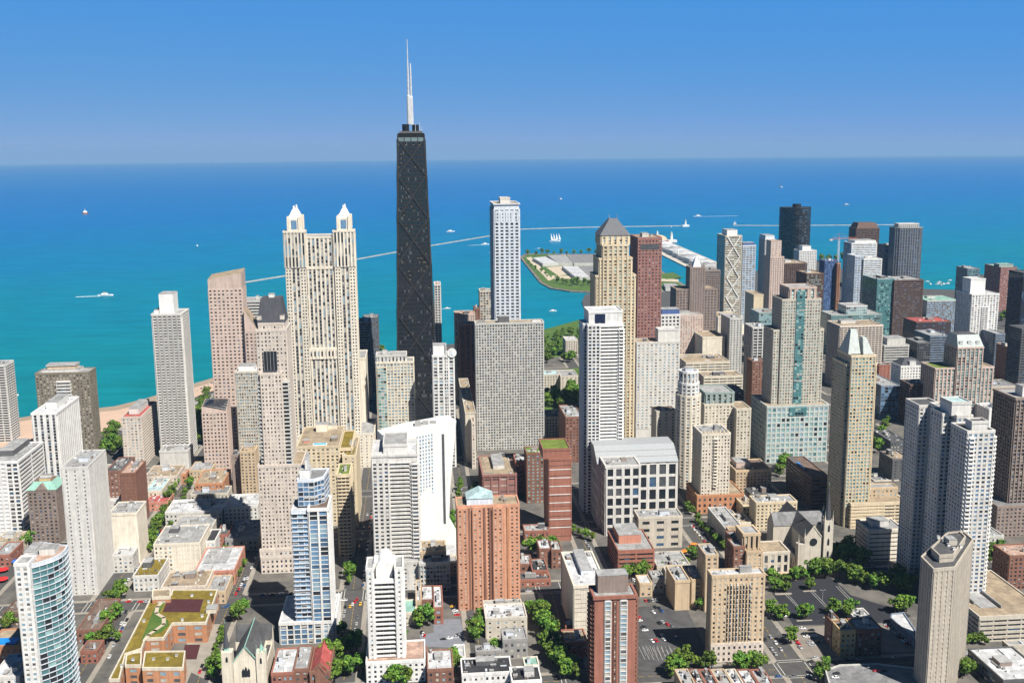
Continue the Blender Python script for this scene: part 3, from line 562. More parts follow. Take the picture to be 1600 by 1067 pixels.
# black tapered tower ---------------------------------------------------------------
def hancock():
    e0 = -40; D0, D1 = 81, 49; nC = atE(642,210,e0+8).y; H = 344; wb, wt = 50, 31
    org = Vector((e0+D0/2, nC, 0)); root = empty('black_skyscraper', org, 'tall tapering black skyscraper with cross braces and twin masts', 'skyscraper')
    blk = mat('black_steel', (.009,.0085,.0085), .5, .1, .3); rib = mat('black_rib', (.034,.031,.030), .5, .1, .3)
    def half(z): t = z/H; return (D0+(D1-D0)*t)/2, (wb+(wt-wb)*t)/2
    mb = MB(); a, b_ = half(0); c, d = half(H)
    mb.prism([(-a,b_),(-a,-b_),(a,-b_),(a,b_)], -.5, H, blk, top=[(-c,d),(-c,-d),(c,-d),(c,d)]); o = mb.build('wall', root)
    bd = MB(); nf = 66
    for k in range(nf):
        z = 4+(H-8)*k/nf; a, b_ = half(z); a += .35; b_ += .35
        bd.prism([(-a,b_),(-a,-b_),(a,-b_),(a,b_)], z, z+.95, rib)
    bd.build('floor_bands', root)
    wn = []; pm = [G['dark']]*12+[G['grey']]
    lit = mat('drawn_blind', (.17,.15,.11), .8)  # lit windows painted as a plain cream colour, no glow
    for k in range(nf):
        z = 4+(H-8)*k/nf+1.35; a, b_ = half(z); zt = z+3.6
        for f in range(4):
            for j in range(5):
                if abs(j*4+f-9.5) > 9.6: continue
                y = -b_+b_*2*(f+.08+j*.168)/4; w2 = b_*2*.15/4
                wn.append((-a-.25, y, z, w2, 3.6, lit if rnd.random() < (.05 if 30 < k else .012) else rnd.choice(pm)))
    wn.sort(key=lambda q: (-(q[5] is lit), -q[2]))
    for x, y, z, w2, h2, mm in wn[:100]:
        q = MB(); q.box(x-.12, y, z, x, y+w2, z+h2*(.3 if mm is lit else 1), mm); q.build('window', root)
    q = MB()
    for x, y, z, w2, h2, mm in wn[100:]: q.add([(x,y,z),(x,y+w2,z),(x,y+w2,z+h2),(x,y,z+h2)], [(0,3,2,1)], mm)
    o = q.build('windows', root); o['kind'] = 'stuff'
    # columns, braces on the west, north and south faces
    for s in range(5):
        q = MB(); t = -1+s*.5; a, b_ = half(0); c, d = half(H); q.bar((-a-.5,b_*t,0),(-c-.5,d*t,H),1.1 if s in (0,4) else .45,rib); q.build('column', root)
    zz = [0, 66, 132, 192, 246, 296, 338]
    for i in range(len(zz)-1):
        for s in (-1,1):
            a, b_ = half(zz[i]); c, d = half(zz[i+1]); q = MB(); q.bar((-a-.7,s*b_,zz[i]),(-c-.7,-s*d,zz[i+1]),1.0,rib); q.build('cross_brace', root)
            for sy in (-1,1): q = MB(); q.bar((-s*a,sy*(b_+.7),zz[i]),(s*c,sy*(d+.7),zz[i+1]),1.0,rib); q.build('cross_brace', root)
    q = MB(); a, b_ = half(H-5)
    for f in range(4): q.box(-a-.5,-b_+b_*2*(f+.06)/4,H-8,-a,-b_+b_*2*(f+.94)/4,H-3.5,mat('pale_crown',(.16,.22,.23),.4))  # crown strip windows in one even pale teal
    q.build('crown_window', root)
    q = MB(); q.box(-c,-d,H,c,d,H+1.5,blk); q.build('parapet', root)
    wm = mat('mast_white', (.55,.56,.58), .5)
    for yo, tip in ((1.8,453),(-1.2,415)):
        xo = -14 if yo > 0 else 14
        q = MB(); q.bar((xo,6 if yo > 0 else -5.6,H+1),(xo,6 if yo > 0 else -5.6,H+12),4.2,blk,16); q.build('antenna_base', root)
        mm = MB(); seg = [(H+12,2.5),(H+44,2.2),(H+46,1.3),(H+70,1.1),(H+72,1.1),(H+84,.75),(tip,.4)]
        for (z0,r0),(z1,r1) in zip(seg[:-1],seg[1:]): mm.bar((xo,yo,z0),(xo,yo,z1),r0,wm,8,r1)
        ms = mm.build('antenna_mast', root)
        for z in range(int(H+20), int(H+72), 6): 
            q = MB(); q.bar((xo-2,yo+1.3,z),(xo+2,yo-1.3,z),.35,wm); q.build('antenna_bar', ms)
    for y, h2 in ((-10.5,14),(-13,9),(9,8),(12,5),(-5.5,12)):
        q = MB(); q.bar((-16,y,H+1),(-16,y,H+h2),.45,wm,6,.2); q.build('small_antenna', root)
    q = MB(); q.box(-20,-13.5,H+1.5,20,13.5,H+4,W('darkgrey')); q.build('machine_room', root)
hancock()
# white tower with round emblem
b = T('apartment_tower','white tower with a round disc on its roof screen right of the black tower',676,709,556,e=-230,d=22,st='grid',wall='white',pal='std',roof='light',bw=4.6,fh=3.4,pf=.36,sf=.3,eq=0,cat='tower',keep=True)
e0,e1,n0,n1,h = b.r_; zt = atE(690,540,e0).z; y_ = atE(706,551,e0).y; zc = atE(706,551,e0).z
b.unit(e0+1,e1-6,n0+(n1-n0)*.4,n1-.5,h,zt,'white','penthouse')
m_ = b.P('disc'); n=24; m_.add([(e0-1.5+q,y_+4.7*math.cos(2*math.pi*k/n),zc+4.7*math.sin(2*math.pi*k/n)) for q in (0,1.6) for k in range(n)],[tuple(range(n-1,-1,-1)),tuple(range(n,2*n))]+[(k,(k+1)%n,n+(k+1)%n,n+k) for k in range(n)],W('white'))
m_.add([(e0-1.7,y_+2.4*math.cos(2*math.pi*k/6),zc+2.4*math.sin(2*math.pi*k/6)) for k in range(6)],[tuple(range(5,-1,-1))],W('bluewhite'))
b.P('fin').box(e0-1,n0+(n1-n0)*.35,2,e0-.4,n0+(n1-n0)*.38,zt+3,W('white')); b.done()
T('apartment_tower','thin white gridded tower just right of the black tower at the lake',679,688,445,e=150,d=30,st='grid',wall='offwhite',pal='dark',roof='pink',eq=1,cat='tower')
b=T('apartment_block','pinkish old apartment block with an arched dark window at the lake',711,742,492,e=120,d=34,st='punched',wall='pinkish',pal='std',roof='pink',eq=3)
T('apartment_block','dark brick tower section behind the pinkish lakefront block',741,750,483,e=150,d=26,st='punched',wall='brickbrown',pal='dark',roof='dark',eq=1)
T('hotel_block','salmon coloured block directly below the pinkish lakefront apartments',718,744,507,e=40,d=20,st='balcony',wall='coral',pal='dark',roof='pink',eq=2)
T('apartment_tower','slim grey glass tower with a pale cap left of the tall white tower',750,768,455,e=170,d=24,st='grid',wall='stone',pal='std',roof='light',eq=2,cat='tower')
# tall white tower with square holes
b = T('hotel_tower','tall white concrete tower with rows of deep square windows at the lake',772,811,319,e=-30,d=62,st='punched',wall='bluewhite',pal='dark',roof='tan',bw=5.7,fh=4.0,pf=.42,sf=.44,rp=1.0,rs=.9,tb=6,eq=0,cat='tower',keep=True,near=True)
e0,e1,n0,n1,h = b.r_; b.box(e0+20,e1-18,n0+9,n1-9,h,h+6,st='blank',wall='offwhite',part='penthouse',roof='light')
b.box(e0-.6,e0+.3,n0+2,n1-2,h-22,h-8,st='piers',wall='bluewhite',pal='dark',part='top_louvre',par=False,bw=5.7,fh=14,pf=.36,rp=.8); b.done()
# wide grid slab
b = T('apartment_tower','wide grey concrete slab covered in a fine window grid, shadow at its foot',743,849,505,yb=702,d=18,st='finegrid',wall='concrete',pal='dark',roof='tan',eq=0,bw=2.95,fh=3.05,pf=.38,sf=.36,rp=.55,rs=.35,cat='tower',keep=True)
e0,e1,n0,n1,h = b.r_; w_=n1-n0; b.unit(e0+3,e0+12,n1-w_*.5,n1-w_*.34,h,h+7,'darkgrey','penthouse'); b.unit(e0+4,e0+9,n0+w_*.03,n0+w_*.16,h,h+2.5,'white'); b.unit(e0+5,e0+9,n1-w_*.14,n1-w_*.04,h,h+2.5,'grey'); b.done()
T('shopping_mall','long windowless stone block with a tan roof strip left of the wide slab',727,743,645,e=-215,d=170,st='blank',wall='stone',roof='tan',eq=2,cat='building')
T('low_building','pale stepped building with a tan roof at the foot of the stone block',737,742,660,e=-240,d=22,st='low',wall='beige',roof='tan',eq=0)
T('apartment_block','cream fronted old apartment block beyond the wide stone block',712,722,525,e=60,d=40,st='punched',wall='cream',roof='tan',eq=1)
# ================================================================== centre front
# white wedge hotel
def wedge():
    Eb = gz(642, 872).x-6; Ef = lambda x: Eb+(x-642)/74*24
    pl = lambda x, y, o_=0: atE(x, y, Ef(x)-o_)
    o = Vector((Eb+18, pl(683,800).y, 0)); root = empty('hotel_tower', o, 'gleaming white wedge shaped hotel slab with one dark vertical slot', 'tower')
    wm = mat('white_stone_panels', (.72,.72,.715), .8, .05, .3, streak=.14)
    out = [(600,682),(642,670),(713,657),(704,760),(702,808),(716,832),(716,868),(600,868)]
    P_ = [pl(*q) for q in out]; mb = MB(); n = len(P_)
    front = [(p.x-o.x, p.y-o.y, max(p.z,-.3)) for p in P_]; back = [(x+20, y+6, z) for x,y,z in front]
    mb.add(front+back, [tuple(range(n)), tuple(range(2*n-1,n-1,-1))]+[((i+1)%n,i,n+i,n+(i+1)%n) for i in range(n)], wm); mb.build('wall', root)
    q = MB(); cs = [pl(x,y,.35) for x,y in ((690,678),(693,818),(697,818),(694,678))]
    q.add([(p.x-o.x, p.y-o.y, p.z) for p in cs], [(0,1,2,3)], G['grey']); q.build('vertical_slot', root)
    cnt = 0
    for r in range(27):
        for c in range(6):
            x = 652+c*4.5+r*.1; y = 684+r*5.6-c*.9; a_, b_, c_, d_ = (pl(x+i, y+j, .3) for i,j in ((-1.1,-1.6),(-1.1,1.6),(1.1,1.6),(1.1,-1.6))); q = MB(); cnt += 1
            q.add([(p.x-o.x, p.y-o.y, p.z) for p in (a_,b_,c_,d_)], [(0,1,2,3)], G[rnd.choice(['pale','grey','pale','pale','sky'])])
            if cnt <= 100: q.build('window', root)
            else: wedge_rest.add(q.v, [(0,1,2,3)], q.mats[0])
    ob = wedge_rest.build('windows', root); ob['kind'] = 'stuff'
    z = pl(665,668).z
    for k in range(3): q = MB(); p = pl(648+k*12,668); q.box(p.x-o.x+5, p.y-o.y-5, p.z-1, p.x-o.x+13, p.y-o.y, p.z+2.5, W('grey')); q.build('roof_unit', root)
wedge_rest = MB(); wedge()
T('low_building','white curved low annex with grey skirt below the wedge hotel',657,716,868,h=12,yk=852,st='blank',wall='offwhite',roof='white',eq=0)
b = T('apartment_tower','white and grey striped tower in front of the wedge hotel',581,652,712,yb=916,yk=688,st='bands',wall='offwhite',pal='dark',roof='white',eq=0,fh=3.05,sf=.52,rs=1.0,bw=38,tb=5,cat='tower',keep=True)
e0,e1,n0,n1,h = b.r_; w_=n1-n0
b.box(e0-1.5,e0+6,n1-w_*.37,n1+.2,0,h+.6,st='punched',wall='offwhite',pal='dark',part='window_bay',bw=4.2,pf=.45,sf=.45,fh=3.05,roof='white',tb=5)
b.box(e0+4,e1-4,n0+w_*.22,n1-w_*.25,h,h+7,st='blank',wall='offwhite',part='penthouse',roof='light')
b.box(e0-1.5,e0+3,n0-.2,n0+w_*.14,0,h-5,st='balcony',wall='offwhite',pal="blue",part='balcony_stack',bw=3,fh=3.05,par=False); b.done()
# barrel vaulted white tower
b = T('apartment_tower','white balcony tower topped by a barrel vault roof in the foreground',575,628,906,e=gz(600,1026,14).x,d=17,st='balcony',wall='white',pal='dark',roof='grey',bw=50,pf=.02,sf=.3,rs=1.4,fh=3.1,eq=0,cat='tower',keep=True)
e0,e1,n0,n1,h = b.r_; w_=n1-n0
for a_,c_ in ((n1-w_*.17,n1+.8),(n0-.8,n0+w_*.2)): b.box(e0-2,e1,a_,c_,0,h+8,st='sparse',wall='white',pal='std',part='side_pier',bw=4,roof='light')
b.box(e0+5,e1,n0+w_*.2,n1-w_*.17,h,h+10,st='blank',wall='white',part='upper_wall',roof='light',par=False)
m_ = b.P('barrel_vault'); c0 = n0+w_*.28; c1 = n1-w_*.24; k_ = 12; rr = (c1-c0)/2; cy = (c0+c1)/2
ring = [(cy+rr*math.cos(math.pi*k/k_), h+6+rr*1.25*math.sin(math.pi*k/k_)) for k in range(k_+1)]
m_.add([(x,y,z) for x in (e0+2.5,e1+5) for y,z in ring], [(k,k+1,k_+2+k,k_+1+k) for k in range(k_)]+[tuple(range(k_,-1,-1)),tuple(range(k_+1,2*k_+2)),(0,k_+1,2*k_+1,k_)], W('white'))
m_.box(e0+2.5,c0,h,e1+5,c1,h+6,W('white'))
b.box(e0-7,e0+20,n0-13,n1+2.5,0,14,st='low',wall='white',pal='dark',part='podium',roof='pink'); b.done()
# orange brick tower
b = T('apartment_tower','tall orange brick apartment tower with a pale blue hipped penthouse',714,811,790,yb=950,yk=776,st='punched',wall='orangebrick',pal='dark',roof='tan',bw=3.4,fh=2.8,pf=.62,sf=.55,eq=0,cat='tower',keep=True)
e0,e1,n0,n1,h = b.r_; w_=n1-n0
for f in (.17,.42,.51,.8): b.box(e0-.9,e0,n1-w_*(f+.035),n1-w_*f,0,h-1.3,st='blank',wall='brickbrown' if f<.6 else 'terracotta',part='recess_strip',par=False)
for f in (0.0,.24,.57): b.box(e0-1.6,e0,n1-w_*(f+.16),n1-w_*(f+.005),0,h-.5,st='punched',wall='orangebrick',pal='blinds',part='brick_bay',par=False,bw=3.2,fh=2.8,pf=.6,sf=.55)
m_ = b.P('penthouse'); c0,c1 = n1-w_*.58,n1-w_*.16; xa,xb = e0+2,e1-2; hz = h+.9
m_.prism([(xa,c1),(xa,c0),(xb,c0),(xb,c1)],h,h+5,W('bluewhite')); mm=MATS['roof_paleblue'] if 'roof_paleblue' in MATS else RF('paleblue')
cy=(c0+c1)/2; m_.add([(xa-.5,c1+.5,h+5),(xa-.5,c0-.5,h+5),(xb,c0-.5,h+5),(xb,c1+.5,h+5),(xa+2,cy,h+10),(xb-2,cy,h+10)],[(0,1,4),(1,2,5,4),(2,3,5),(3,0,4,5)],mm); b.equip(e0,e1,n0,c0-2,h,3,.2); b.done()
T('apartment_block','pinkish tan block with pale vertical ribs behind the orange tower',755,806,742,e=-345,yk=712,st='wpiers',wall='rosestone',pal='blinds',roof='tan',bw=8,fh=6,pf=.2,sf=.8,rs=.2,eq=2,pent=(.3,.9,.35,.7,4,'offwhite'))
T('low_building','low cream block with a turquoise roof pool in front of the wide slab',768,806,716,e=-290,d=14,st='low',wall='tan',roof='pink',eq=1)
T('apartment_block','red brick arcaded block between the ribbed block and the brick towers',806,823,722,e=-330,d=24,st='low',wall='redbrick',roof='white',eq=2)
T('apartment_tower','brown brick tower with greenish glass corner and planted roof',823,857,708,e=-355,yk=698,st='punched',wall='brickbrown',pal='mint',roof='green',eq=1,bw=3.6,cat='tower')
b = T('apartment_tower','red brick slab tower with white bands and a grassed roof',858,892,717,yb=845,yk=700,st='bands',wall='redbrick',pal='dark',roof='white',bw=40,fh=9,sf=.94,rs=.3,eq=0,cat='tower',keep=True)
e0,e1,n0,n1,h = b.r_; w_=n1-n0; b.box(e0+1,e1,n0+.5,n1+5,h,h+8,st='blank',wall='redbrick',part='upper_block',roof='green')
for k in range(8): b.P('white_band').box(e0-.55,n0-.3,12+k*(h-14)/8,e0-.3,n1+.3,12.6+k*(h-14)/8,W('white'))
b.done()
T('low_building','brick annex with white gravel roof at the foot of the red slab tower',820,858,830,h=12,yk=820,st='low',wall='redbrick',roof='light',eq=2)
# tree lane group
T('apartment_block','white banded apartment building with terraces left of the red office block',897,947,915,yb=1000,yk=862,st='bands',wall='ivory',pal='std',roof='white',fh=3.1,sf=.9,rs=.1,eq=4,pent=(.3,.95,.35,.7,3.5,'bluewhite'))
b = T('apartment_tower','red brick tower with two silver window columns in the foreground',929,994,932,e=-706,yk=915,st='piers',wall='redbrick',pal='pale',roof='light',bw=60,eq=0,cat='tower',pf=.96,keep=True)
e0,e1,n0,n1,h = b.r_; w_=n1-n0
for f,g_ in ((.25,.14),(.62,.16)): b.box(e0-.5,e0+.3,n1-w_*(f+g_),n1-w_*f,0,h-1.3,st='grid',wall='offwhite',pal='pale',part='window_column',par=False,bw=2.3,fh=2.9,pf=.16,sf=.2,rp=.3,rs=.5)
b.box(e0-.4,e0+.2,n1-w_*.53,n1-w_*.46,0,h-1.5,st='punched',wall='brickbrown',pal='blinds',part='window_column',par=False,bw=3,fh=2.9,pf=.4,sf=.5)
for s_ in (n0-.8,n1): b.box(e0+2,e1-1,s_,s_+.8,0,h-1.5,st='balcony',wall='brickbrown',pal='dark',part='side_balconies',par=False,bw=5,fh=2.9)
b.unit(e0+6,e1,n0+w_*.15,n1-w_*.12,h,h+11,'taupe','penthouse'); b.done()
T('office_block','dark red low office block with a grey flat roof',966,1022,860,yb=896,yk=828,st='garage',wall='redbrick',pal='dark',roof='light',eq=0,fh=3.6,bw=14,pent=(.35,.95,.12,.75,7,'coral'))
# museum style block with sloping grey roof
E0,E1,N0,N1,H = plan(947,1000,728,yb=836,d=26)
b = Bld('office_block','white gridded office block under a sloping grey metal roof','building')
b.box(E0,E1,N0,N1,0,H,st='office',wall='offwhite',pal='dark',roof='light',bw=8.2,fh=9.2,pf=.34,sf=.26,rp=.8,rs=.7,corner=0)
F0,F1,M0,M1,H2 = plan(947,1058,722,e=E0+22,d=40)
b.box(F0,F1,M0,N1+2,0,H2,st='office',wall='offwhite',pal='dark',part='rear_block',bw=8.6,fh=11,pf=.32,sf=.2,rp=.8,rs=.7,par=False)
m_ = b.P('sloped_roof'); ya,yb_ = M0-1,N1+4; zt = atE(995,690,F0+26).z
m_.add([(F0-1,yb_,H2),(F0-1,ya,H2),(F1,ya,H2),(F1,yb_,H2),(F0+18,yb_,zt),(F0+18,ya,zt),(F1,ya,zt),(F1,yb_,zt)],[(0,1,5,4),(1,2,6,5),(2,3,7,6),(3,0,4,7),(4,5,6,7)],mat('metal_roof',(.33,.345,.36),.5,.05,.4))
for k in (.33,.66): m_.bar((F0-1+19*k,yb_,H2+(zt-H2)*k+.1),(F0-1+19*k,ya,H2+(zt-H2)*k+.1),.3,W('grey'))
b.equip(E0,E1,N0,N1,H,6,.3); b.done()
T('low_building','tan windowless hall with white roof units below the white office block',998,1066,808,yb=856,yk=796,st='sparse',wall='stone',pal='dark',roof='light',eq=4,fh=7,bw=12,pf=.5)
T('low_building','small stone building with a patio beside the dark red office',1027,1078,884,h=7,yk=862,st='low',wall='stone',roof='light',eq=3)
# white balcony tower left of Park style tower
b = T('apartment_tower','white tower with dark zigzag balcony bands and a dark square on top',929,973,507,yb=800,d=28,st='bands',wall='white',pal='dark',roof='white',bw=40,fh=3.1,sf=.5,rs=1.2,eq=0,cat='tower',keep=True)
e0,e1,n0,n1,h = b.r_; w_=n1-n0; zt=atE(950,486,e0+4).z
b.box(e0-1.4,e0+4,n1-w_*.18,n1+6,0,h+.3,st='grid',wall='white',pal='navy',part='corner_bay',bw=3,fh=3.1)
b.box(e0-1.6,e0+4,n0-.4,n0+w_*.14,0,h-3,st='balcony',wall='white',pal='dark',part='balcony_stack',bw=3,fh=3.1,par=False)
b.box(e0+1,e1,n0,n1+5,h,zt,st='blank',wall='white',part='upper_block',roof='white'); b.P('dark_panel').box(e0+.6,n1-w_*.38,h-1,e0+1.1,n1-w_*.02,zt-2,G['navy'])
b.box(e0+5,e1-2,n1+4,n1+9,0,h,st='grid',wall='bluewhite',pal='navy',part='north_wing',bw=3,fh=3.1,roof='white'); b.done()
# pyramid roofed yellow tower ---------------------------------------------------------------
E0,E1,N0,N1,H = plan(932,993,398,e=-215,d=34)
b = Bld('hotel_tower','yellow stone tower with a grey pyramid roof and stepped shoulders','tower')
kw = dict(st='piers',wall='sand',pal='amber',bw=4.6,fh=3.5,pf=.5,sf=.45,rp=.9,rs=.5); w_=N1-N0
b.box(E0+1,E1,N0,N1,0,H-22,roof='tan',**kw); b.box(E0,E1,N0+w_*.1,N1-w_*.08,0,H-4,part='shaft',roof='tan',**kw); b.box(E0-.9,E1,N0+w_*.2,N1-w_*.16,0,H+10,part='central_shaft',roof='tan',**kw)
b.box(E0+2,E1,N0+w_*.16,N1-w_*.13,H+10,atE(960,368,E0).z,part='upper_block',roof='tan',wall='sand',st='wpiers',par=False)
zb = atE(960,368,E0).z; zt = atE(960,342,E0+10).z; a_=N0+w_*.12; c_=N1-w_*.09
b.P('pyramid_roof').prism([(E0+1,c_),(E0+1,a_),(E1+1,a_),(E1+1,c_)],zb,zt,W('lead'),top=[(E0+14,(a_+c_)/2+4),(E0+14,(a_+c_)/2-4),(E1-12,(a_+c_)/2-4),(E1-12,(a_+c_)/2+4)])
for y in (a_+12,c_-12): m2=MB(); m2.bar((E0+15,y,zt-1),(E0+15,y,zt+5),.4,W('grey'),6,.15); b.units.append(('finial',m2))
b.done()
b = T('office_tower','reddish brown granite tower with small square windows beside the yellow tower',997,1034,372,e=-110,d=44,st='punched',wall='rosestone',pal='dark',roof='tan',bw=3.6,fh=3.6,pf=.5,sf=.55,tb=2,eq=0,cat='tower',keep=True)
e0,e1,n0,n1,h = b.r_; b.equip(e0,e1,n0,n1,h,4,.5); b.P('louvre').box(e0-.5,n0+3,h-13,e0-.28,n1-3,h-7,G['grey']); b.done()
b = T('hotel_tower','pale grey concrete hotel tower with a plain rooftop box',995,1062,535,yb=688,d=24,st='punched',wall='offwhite',pal='pale',roof='tan',bw=4.6,fh=3.4,pf=.56,sf=.5,tb=1.5,bb=14,eq=0,cat='tower',keep=True)
e0,e1,n0,n1,h = b.r_; b.box(e0+1,e0+15,n0+1,n0+(n1-n0)*.5,h,h+14,st='blank',wall='offwhite',part='rooftop_box',roof='white'); b.equip(e0,e1,n0+30,n1,h,2,.3); b.done()
T('office_tower','small white gridded tower with a blue glass attic',1033,1062,492,e=-10,d=20,st='grid',wall='white',pal='dark',roof='grey',bw=4.6,fh=4.4,pf=.4,sf=.4,eq=0,cat='tower',pent=(.0,.9,.02,.98,7,'steelblue'))
T('office_block','pale pinkish block with thin windows below the brown stepped tower',1063,1098,493,e=60,d=22,st='punched',wall='pinkish',pal='std',roof='light',eq=2,pent=(.1,.7,0,.5,4,'concrete'))
b = T('hotel_tower','brown stone hotel with a slim central tower and bluish peak',1057,1120,452,e=140,d=34,st='punched',wall='taupe',pal='dark',roof='tan',eq=0,bw=4.4,fh=4,cat='tower',keep=True,near=False)
e0,e1,n0,n1,h = b.r_; a_=atE(1101,420,e0).y; c_=atE(1078,420,e0).y; zt=atE(1090,418,e0).z
b.box(e0-2,e0+20,a_,c_,0,zt,st='punched',wall='taupe',pal='dark',part='central_shaft',roof='tan',bw=3.4); q_=(c_-a_)
b.P('steep_roof').prism([(e0,c_-q_*.2),(e0,a_+q_*.2),(e0+14,a_+q_*.2),(e0+14,c_-q_*.2)],zt,zt+14,W('bluewhite'),top=[(e0+6,a_+q_*.55),(e0+6,a_+q_*.45),(e0+8,a_+q_*.45),(e0+8,a_+q_*.55)])
for y in (a_+1.2,c_-1.2): m2=MB(); m2.bar((e0,y,zt),(e0,y,zt+8),1.2,W('taupe'),4,.4); b.units.append(('pinnacle',m2))
b.done()
# round cream tower
def roundtower():
    E0 = -330; a = atE(1061,640,E0); c = atE(1099,640,E0); r = (a.y-c.y)/2; cx, cy = E0+r, (a.y+c.y)/2; H1 = atE(1080,620,E0).z; H2 = atE(1082,600,E0+3).z; H3 = atE(1083,588,E0+5).z
    b = Bld('apartment_tower','round cream tower with curved stepped upper floors','tower')
    ring = lambda q, n=14: [(cx-q*math.cos(2*math.pi*k/n), cy-q*math.sin(2*math.pi*k/n)) for k in range(n)]
    b.vol(ring(r),0,H1,st='punched',wall='ivory',pal='std',roof='tan',bw=3,fh=3.1,pf=.5); b.vol(ring(r*.84),H1,H2,st='punched',wall='white',pal='std',part='upper_drum',roof='tan',bw=3.2,fh=4,pf=.4)
    b.vol(ring(r*.72),H2,H3+4,st='piers',wall='white',pal='std',part='crown_drum',roof='light',bw=3.2,fh=6,pf=.4); b.unit(cx-3,cx+5,cy-4,cy+4,H3+4,H3+7,'bluewhite'); b.done()
roundtower()
T('apartment_block','small dark olive block with a planted roof terrace left of the round tower',1026,1057,643,e=-300,d=22,st='sparse',wall='stone',pal='dark',roof="brown",eq=3)
b = T('hotel_block','cream stone hotel block with a greenish attic behind the round tower',1101,1146,632,yb=738,d=40,st='punched',wall='cream',pal='blinds',roof='tan',eq=2,keep=True)
e0,e1,n0,n1,h = b.r_; b.box(e0+4,e1-2,n0-1,n1-2,h,h+11,st='wpiers',wall='greengrey',pal='std',part='attic',roof='light')
b.box(e0-10,e0+20,n0-15,n0-.5,0,h-3,st='punched',wall='cream',pal='blinds',part='south_wing',roof='tan'); b.done()
# tan corner tower with arched crown
b = T('apartment_tower','pinkish cream tower with an arched crown above an orange stone base',1097,1141,678,yb=800,yk=664,st='punched',wall='ivory',pal='blinds',roof='light',bw=2.8,fh=3.1,pf=.5,sf=.48,eq=2,cat='tower',keep=True)
e0,e1,n0,n1,h = b.r_
b.box(e0-3,e1+4,n0-13,n1+4,0,atE(1120,772,e0).z,st='low',wall='terracotta',pal='dark',part='stone_base',roof='tan',fh=5,bw=4.4)
m_ = b.P('crown_arches'); k=0; y=n0+1
while y < n1-1: m_.prism([(e0-.6,y+2.4),(e0-.6,y),(e0+.4,y),(e0+.4,y+2.4)],h+.9,h+3.4,W('sand'),top=[(e0-.6,y+1.6),(e0-.6,y+.8),(e0+.4,y+.8),(e0+.4,y+1.6)]); y+=3.6
b.box(e0-.8,e0,n1-(n1-n0)*.55,n1-(n1-n0)*.42,24,h-3,st='balcony',wall='ivory',pal='dark',part='balcony_stack',par=False,bw=3,fh=3.1); b.done()
# pale green and tan tower on a podium ---------------------------------------------------------------
E0,E1,N0,N1,H = plan(1199,1294,634,yb=722,d=52)
b = Bld('hotel_tower','tan and green glass tower rising from a broad podium with blank corners','tower')
b.box(E0,E1,N0,N1,0,H,st='office',wall='palegreen',pal='mint',roof='tan',bw=5,fh=5.2,pf=.34,sf=.34)
F=E0+9; A,_,M0,M1,H2 = plan(1210,1288,516,e=F,d=30)
kw=dict(st='punched',wall='stone',pal='teal',bw=2.9,fh=3.2,pf=.45,sf=.45)
b.box(F+2,F+32,M0,M1,H,H2,part='tower_shaft',roof='tan',**kw); w_=M1-M0
z3=atE(1249,468,F).z; b.box(F,F+30,M0+w_*.1,M1-w_*.14,H,z3,part='upper_shaft',roof='tan',**kw); z4=atE(1249,450,F).z
b.box(F+1,F+28,M0+w_*.2,M1-w_*.28,z3,z4,part='crown',wall='pinkish',st='wpiers',pal='mint',roof='light')
b.box(F-.8,F+2,M0+w_*.42,M0+w_*.58,H-6,z4-3,part='green_glass_spine',wall='teal',st='curtain',pal='teal',par=False,bw=3)
b.box(E0-1,E0+4,(N0+N1)/2-9,(N0+N1)/2+9,H-10,H-1,st='curtain',wall='teal',pal='teal',part='glass_canopy',par=False)
b.done()
# tan tower with split pale pyramid ---------------------------------------------------------------
E0,E1,N0,N1,H = plan(1331,1368,556,yb=822,d=30)
b = Bld('apartment_tower','tall tan tower with a split pale green pyramid top','tower')
kw=dict(st='grid',wall='sand',pal='mint',bw=2.8,fh=3.1,pf=.36,sf=.36,rp=.4,rs=.34)
b.box(E0,E1,N0,N1,0,H,roof='tan',**kw); b.box(E0+4,E1+3,N0-3,N1+2.5,0,H-8,part='rear_shaft',roof='tan',**kw)
gp=W('palegreen'); zt=atE(1345,518,E0+8).z; m_=b.P('pyramid_top'); cy=(N0+N1)/2
m_.prism([(E0+2,cy-.6),(E0+2,N0+1),(E0+20,N0+1),(E0+20,cy-.6)],H+.9,zt-5,gp,top=[(E0+8,cy-2),(E0+8,cy-5),(E0+14,cy-5),(E0+14,cy-2)])
m_=b.P('pyramid_top_rear'); m_.prism([(E0+5,N1+1),(E0+5,cy+.6),(E1-4,cy+.6),(E1-4,N1+1)],H+.9,zt+1,gp,top=[(E0+14,N1-4),(E0+14,cy+1),(E1-12,cy+1),(E1-12,N1-4)])
b.done()
b = T('parking_garage','tan podium garage with roof houses between the tan and the white towers',1330,1416,786,yb=824,yk=757,st='garage',wall='sand',pal='dark',roof='tan',eq=0,skip=lambda i,j,nb,nf: i < nb*.55,keep=True)
e0,e1,n0,n1,h = b.r_; w_=n1-n0
b.box(e0+6,e0+16,n1-w_*.36,n1-w_*.12,h,h+9,st='low',wall='tan',pal='pale',part='roof_house',roof='light'); b.box(e0+16,e0+27,n0+1,n0+w_*.56,h,h+8,st='low',wall='tan',pal='pale',part='roof_house',roof='light'); b.done()
T('low_building','flat grey roofed block behind the tan podium garage',1366,1404,751,e=-330,d=20,st='low',wall='stone',roof='grey',eq=1)
T('office_block','low white ribbon window office with roof vents in front of the tan podium',1358,1412,828,yb=876,yk=811,st='bands',wall='ivory',pal='dark',roof='light',fh=3.6,sf=.72,rs=.25,bw=30,eq=1,pent=(.35,.8,.2,.7,4.5,'offwhite'))
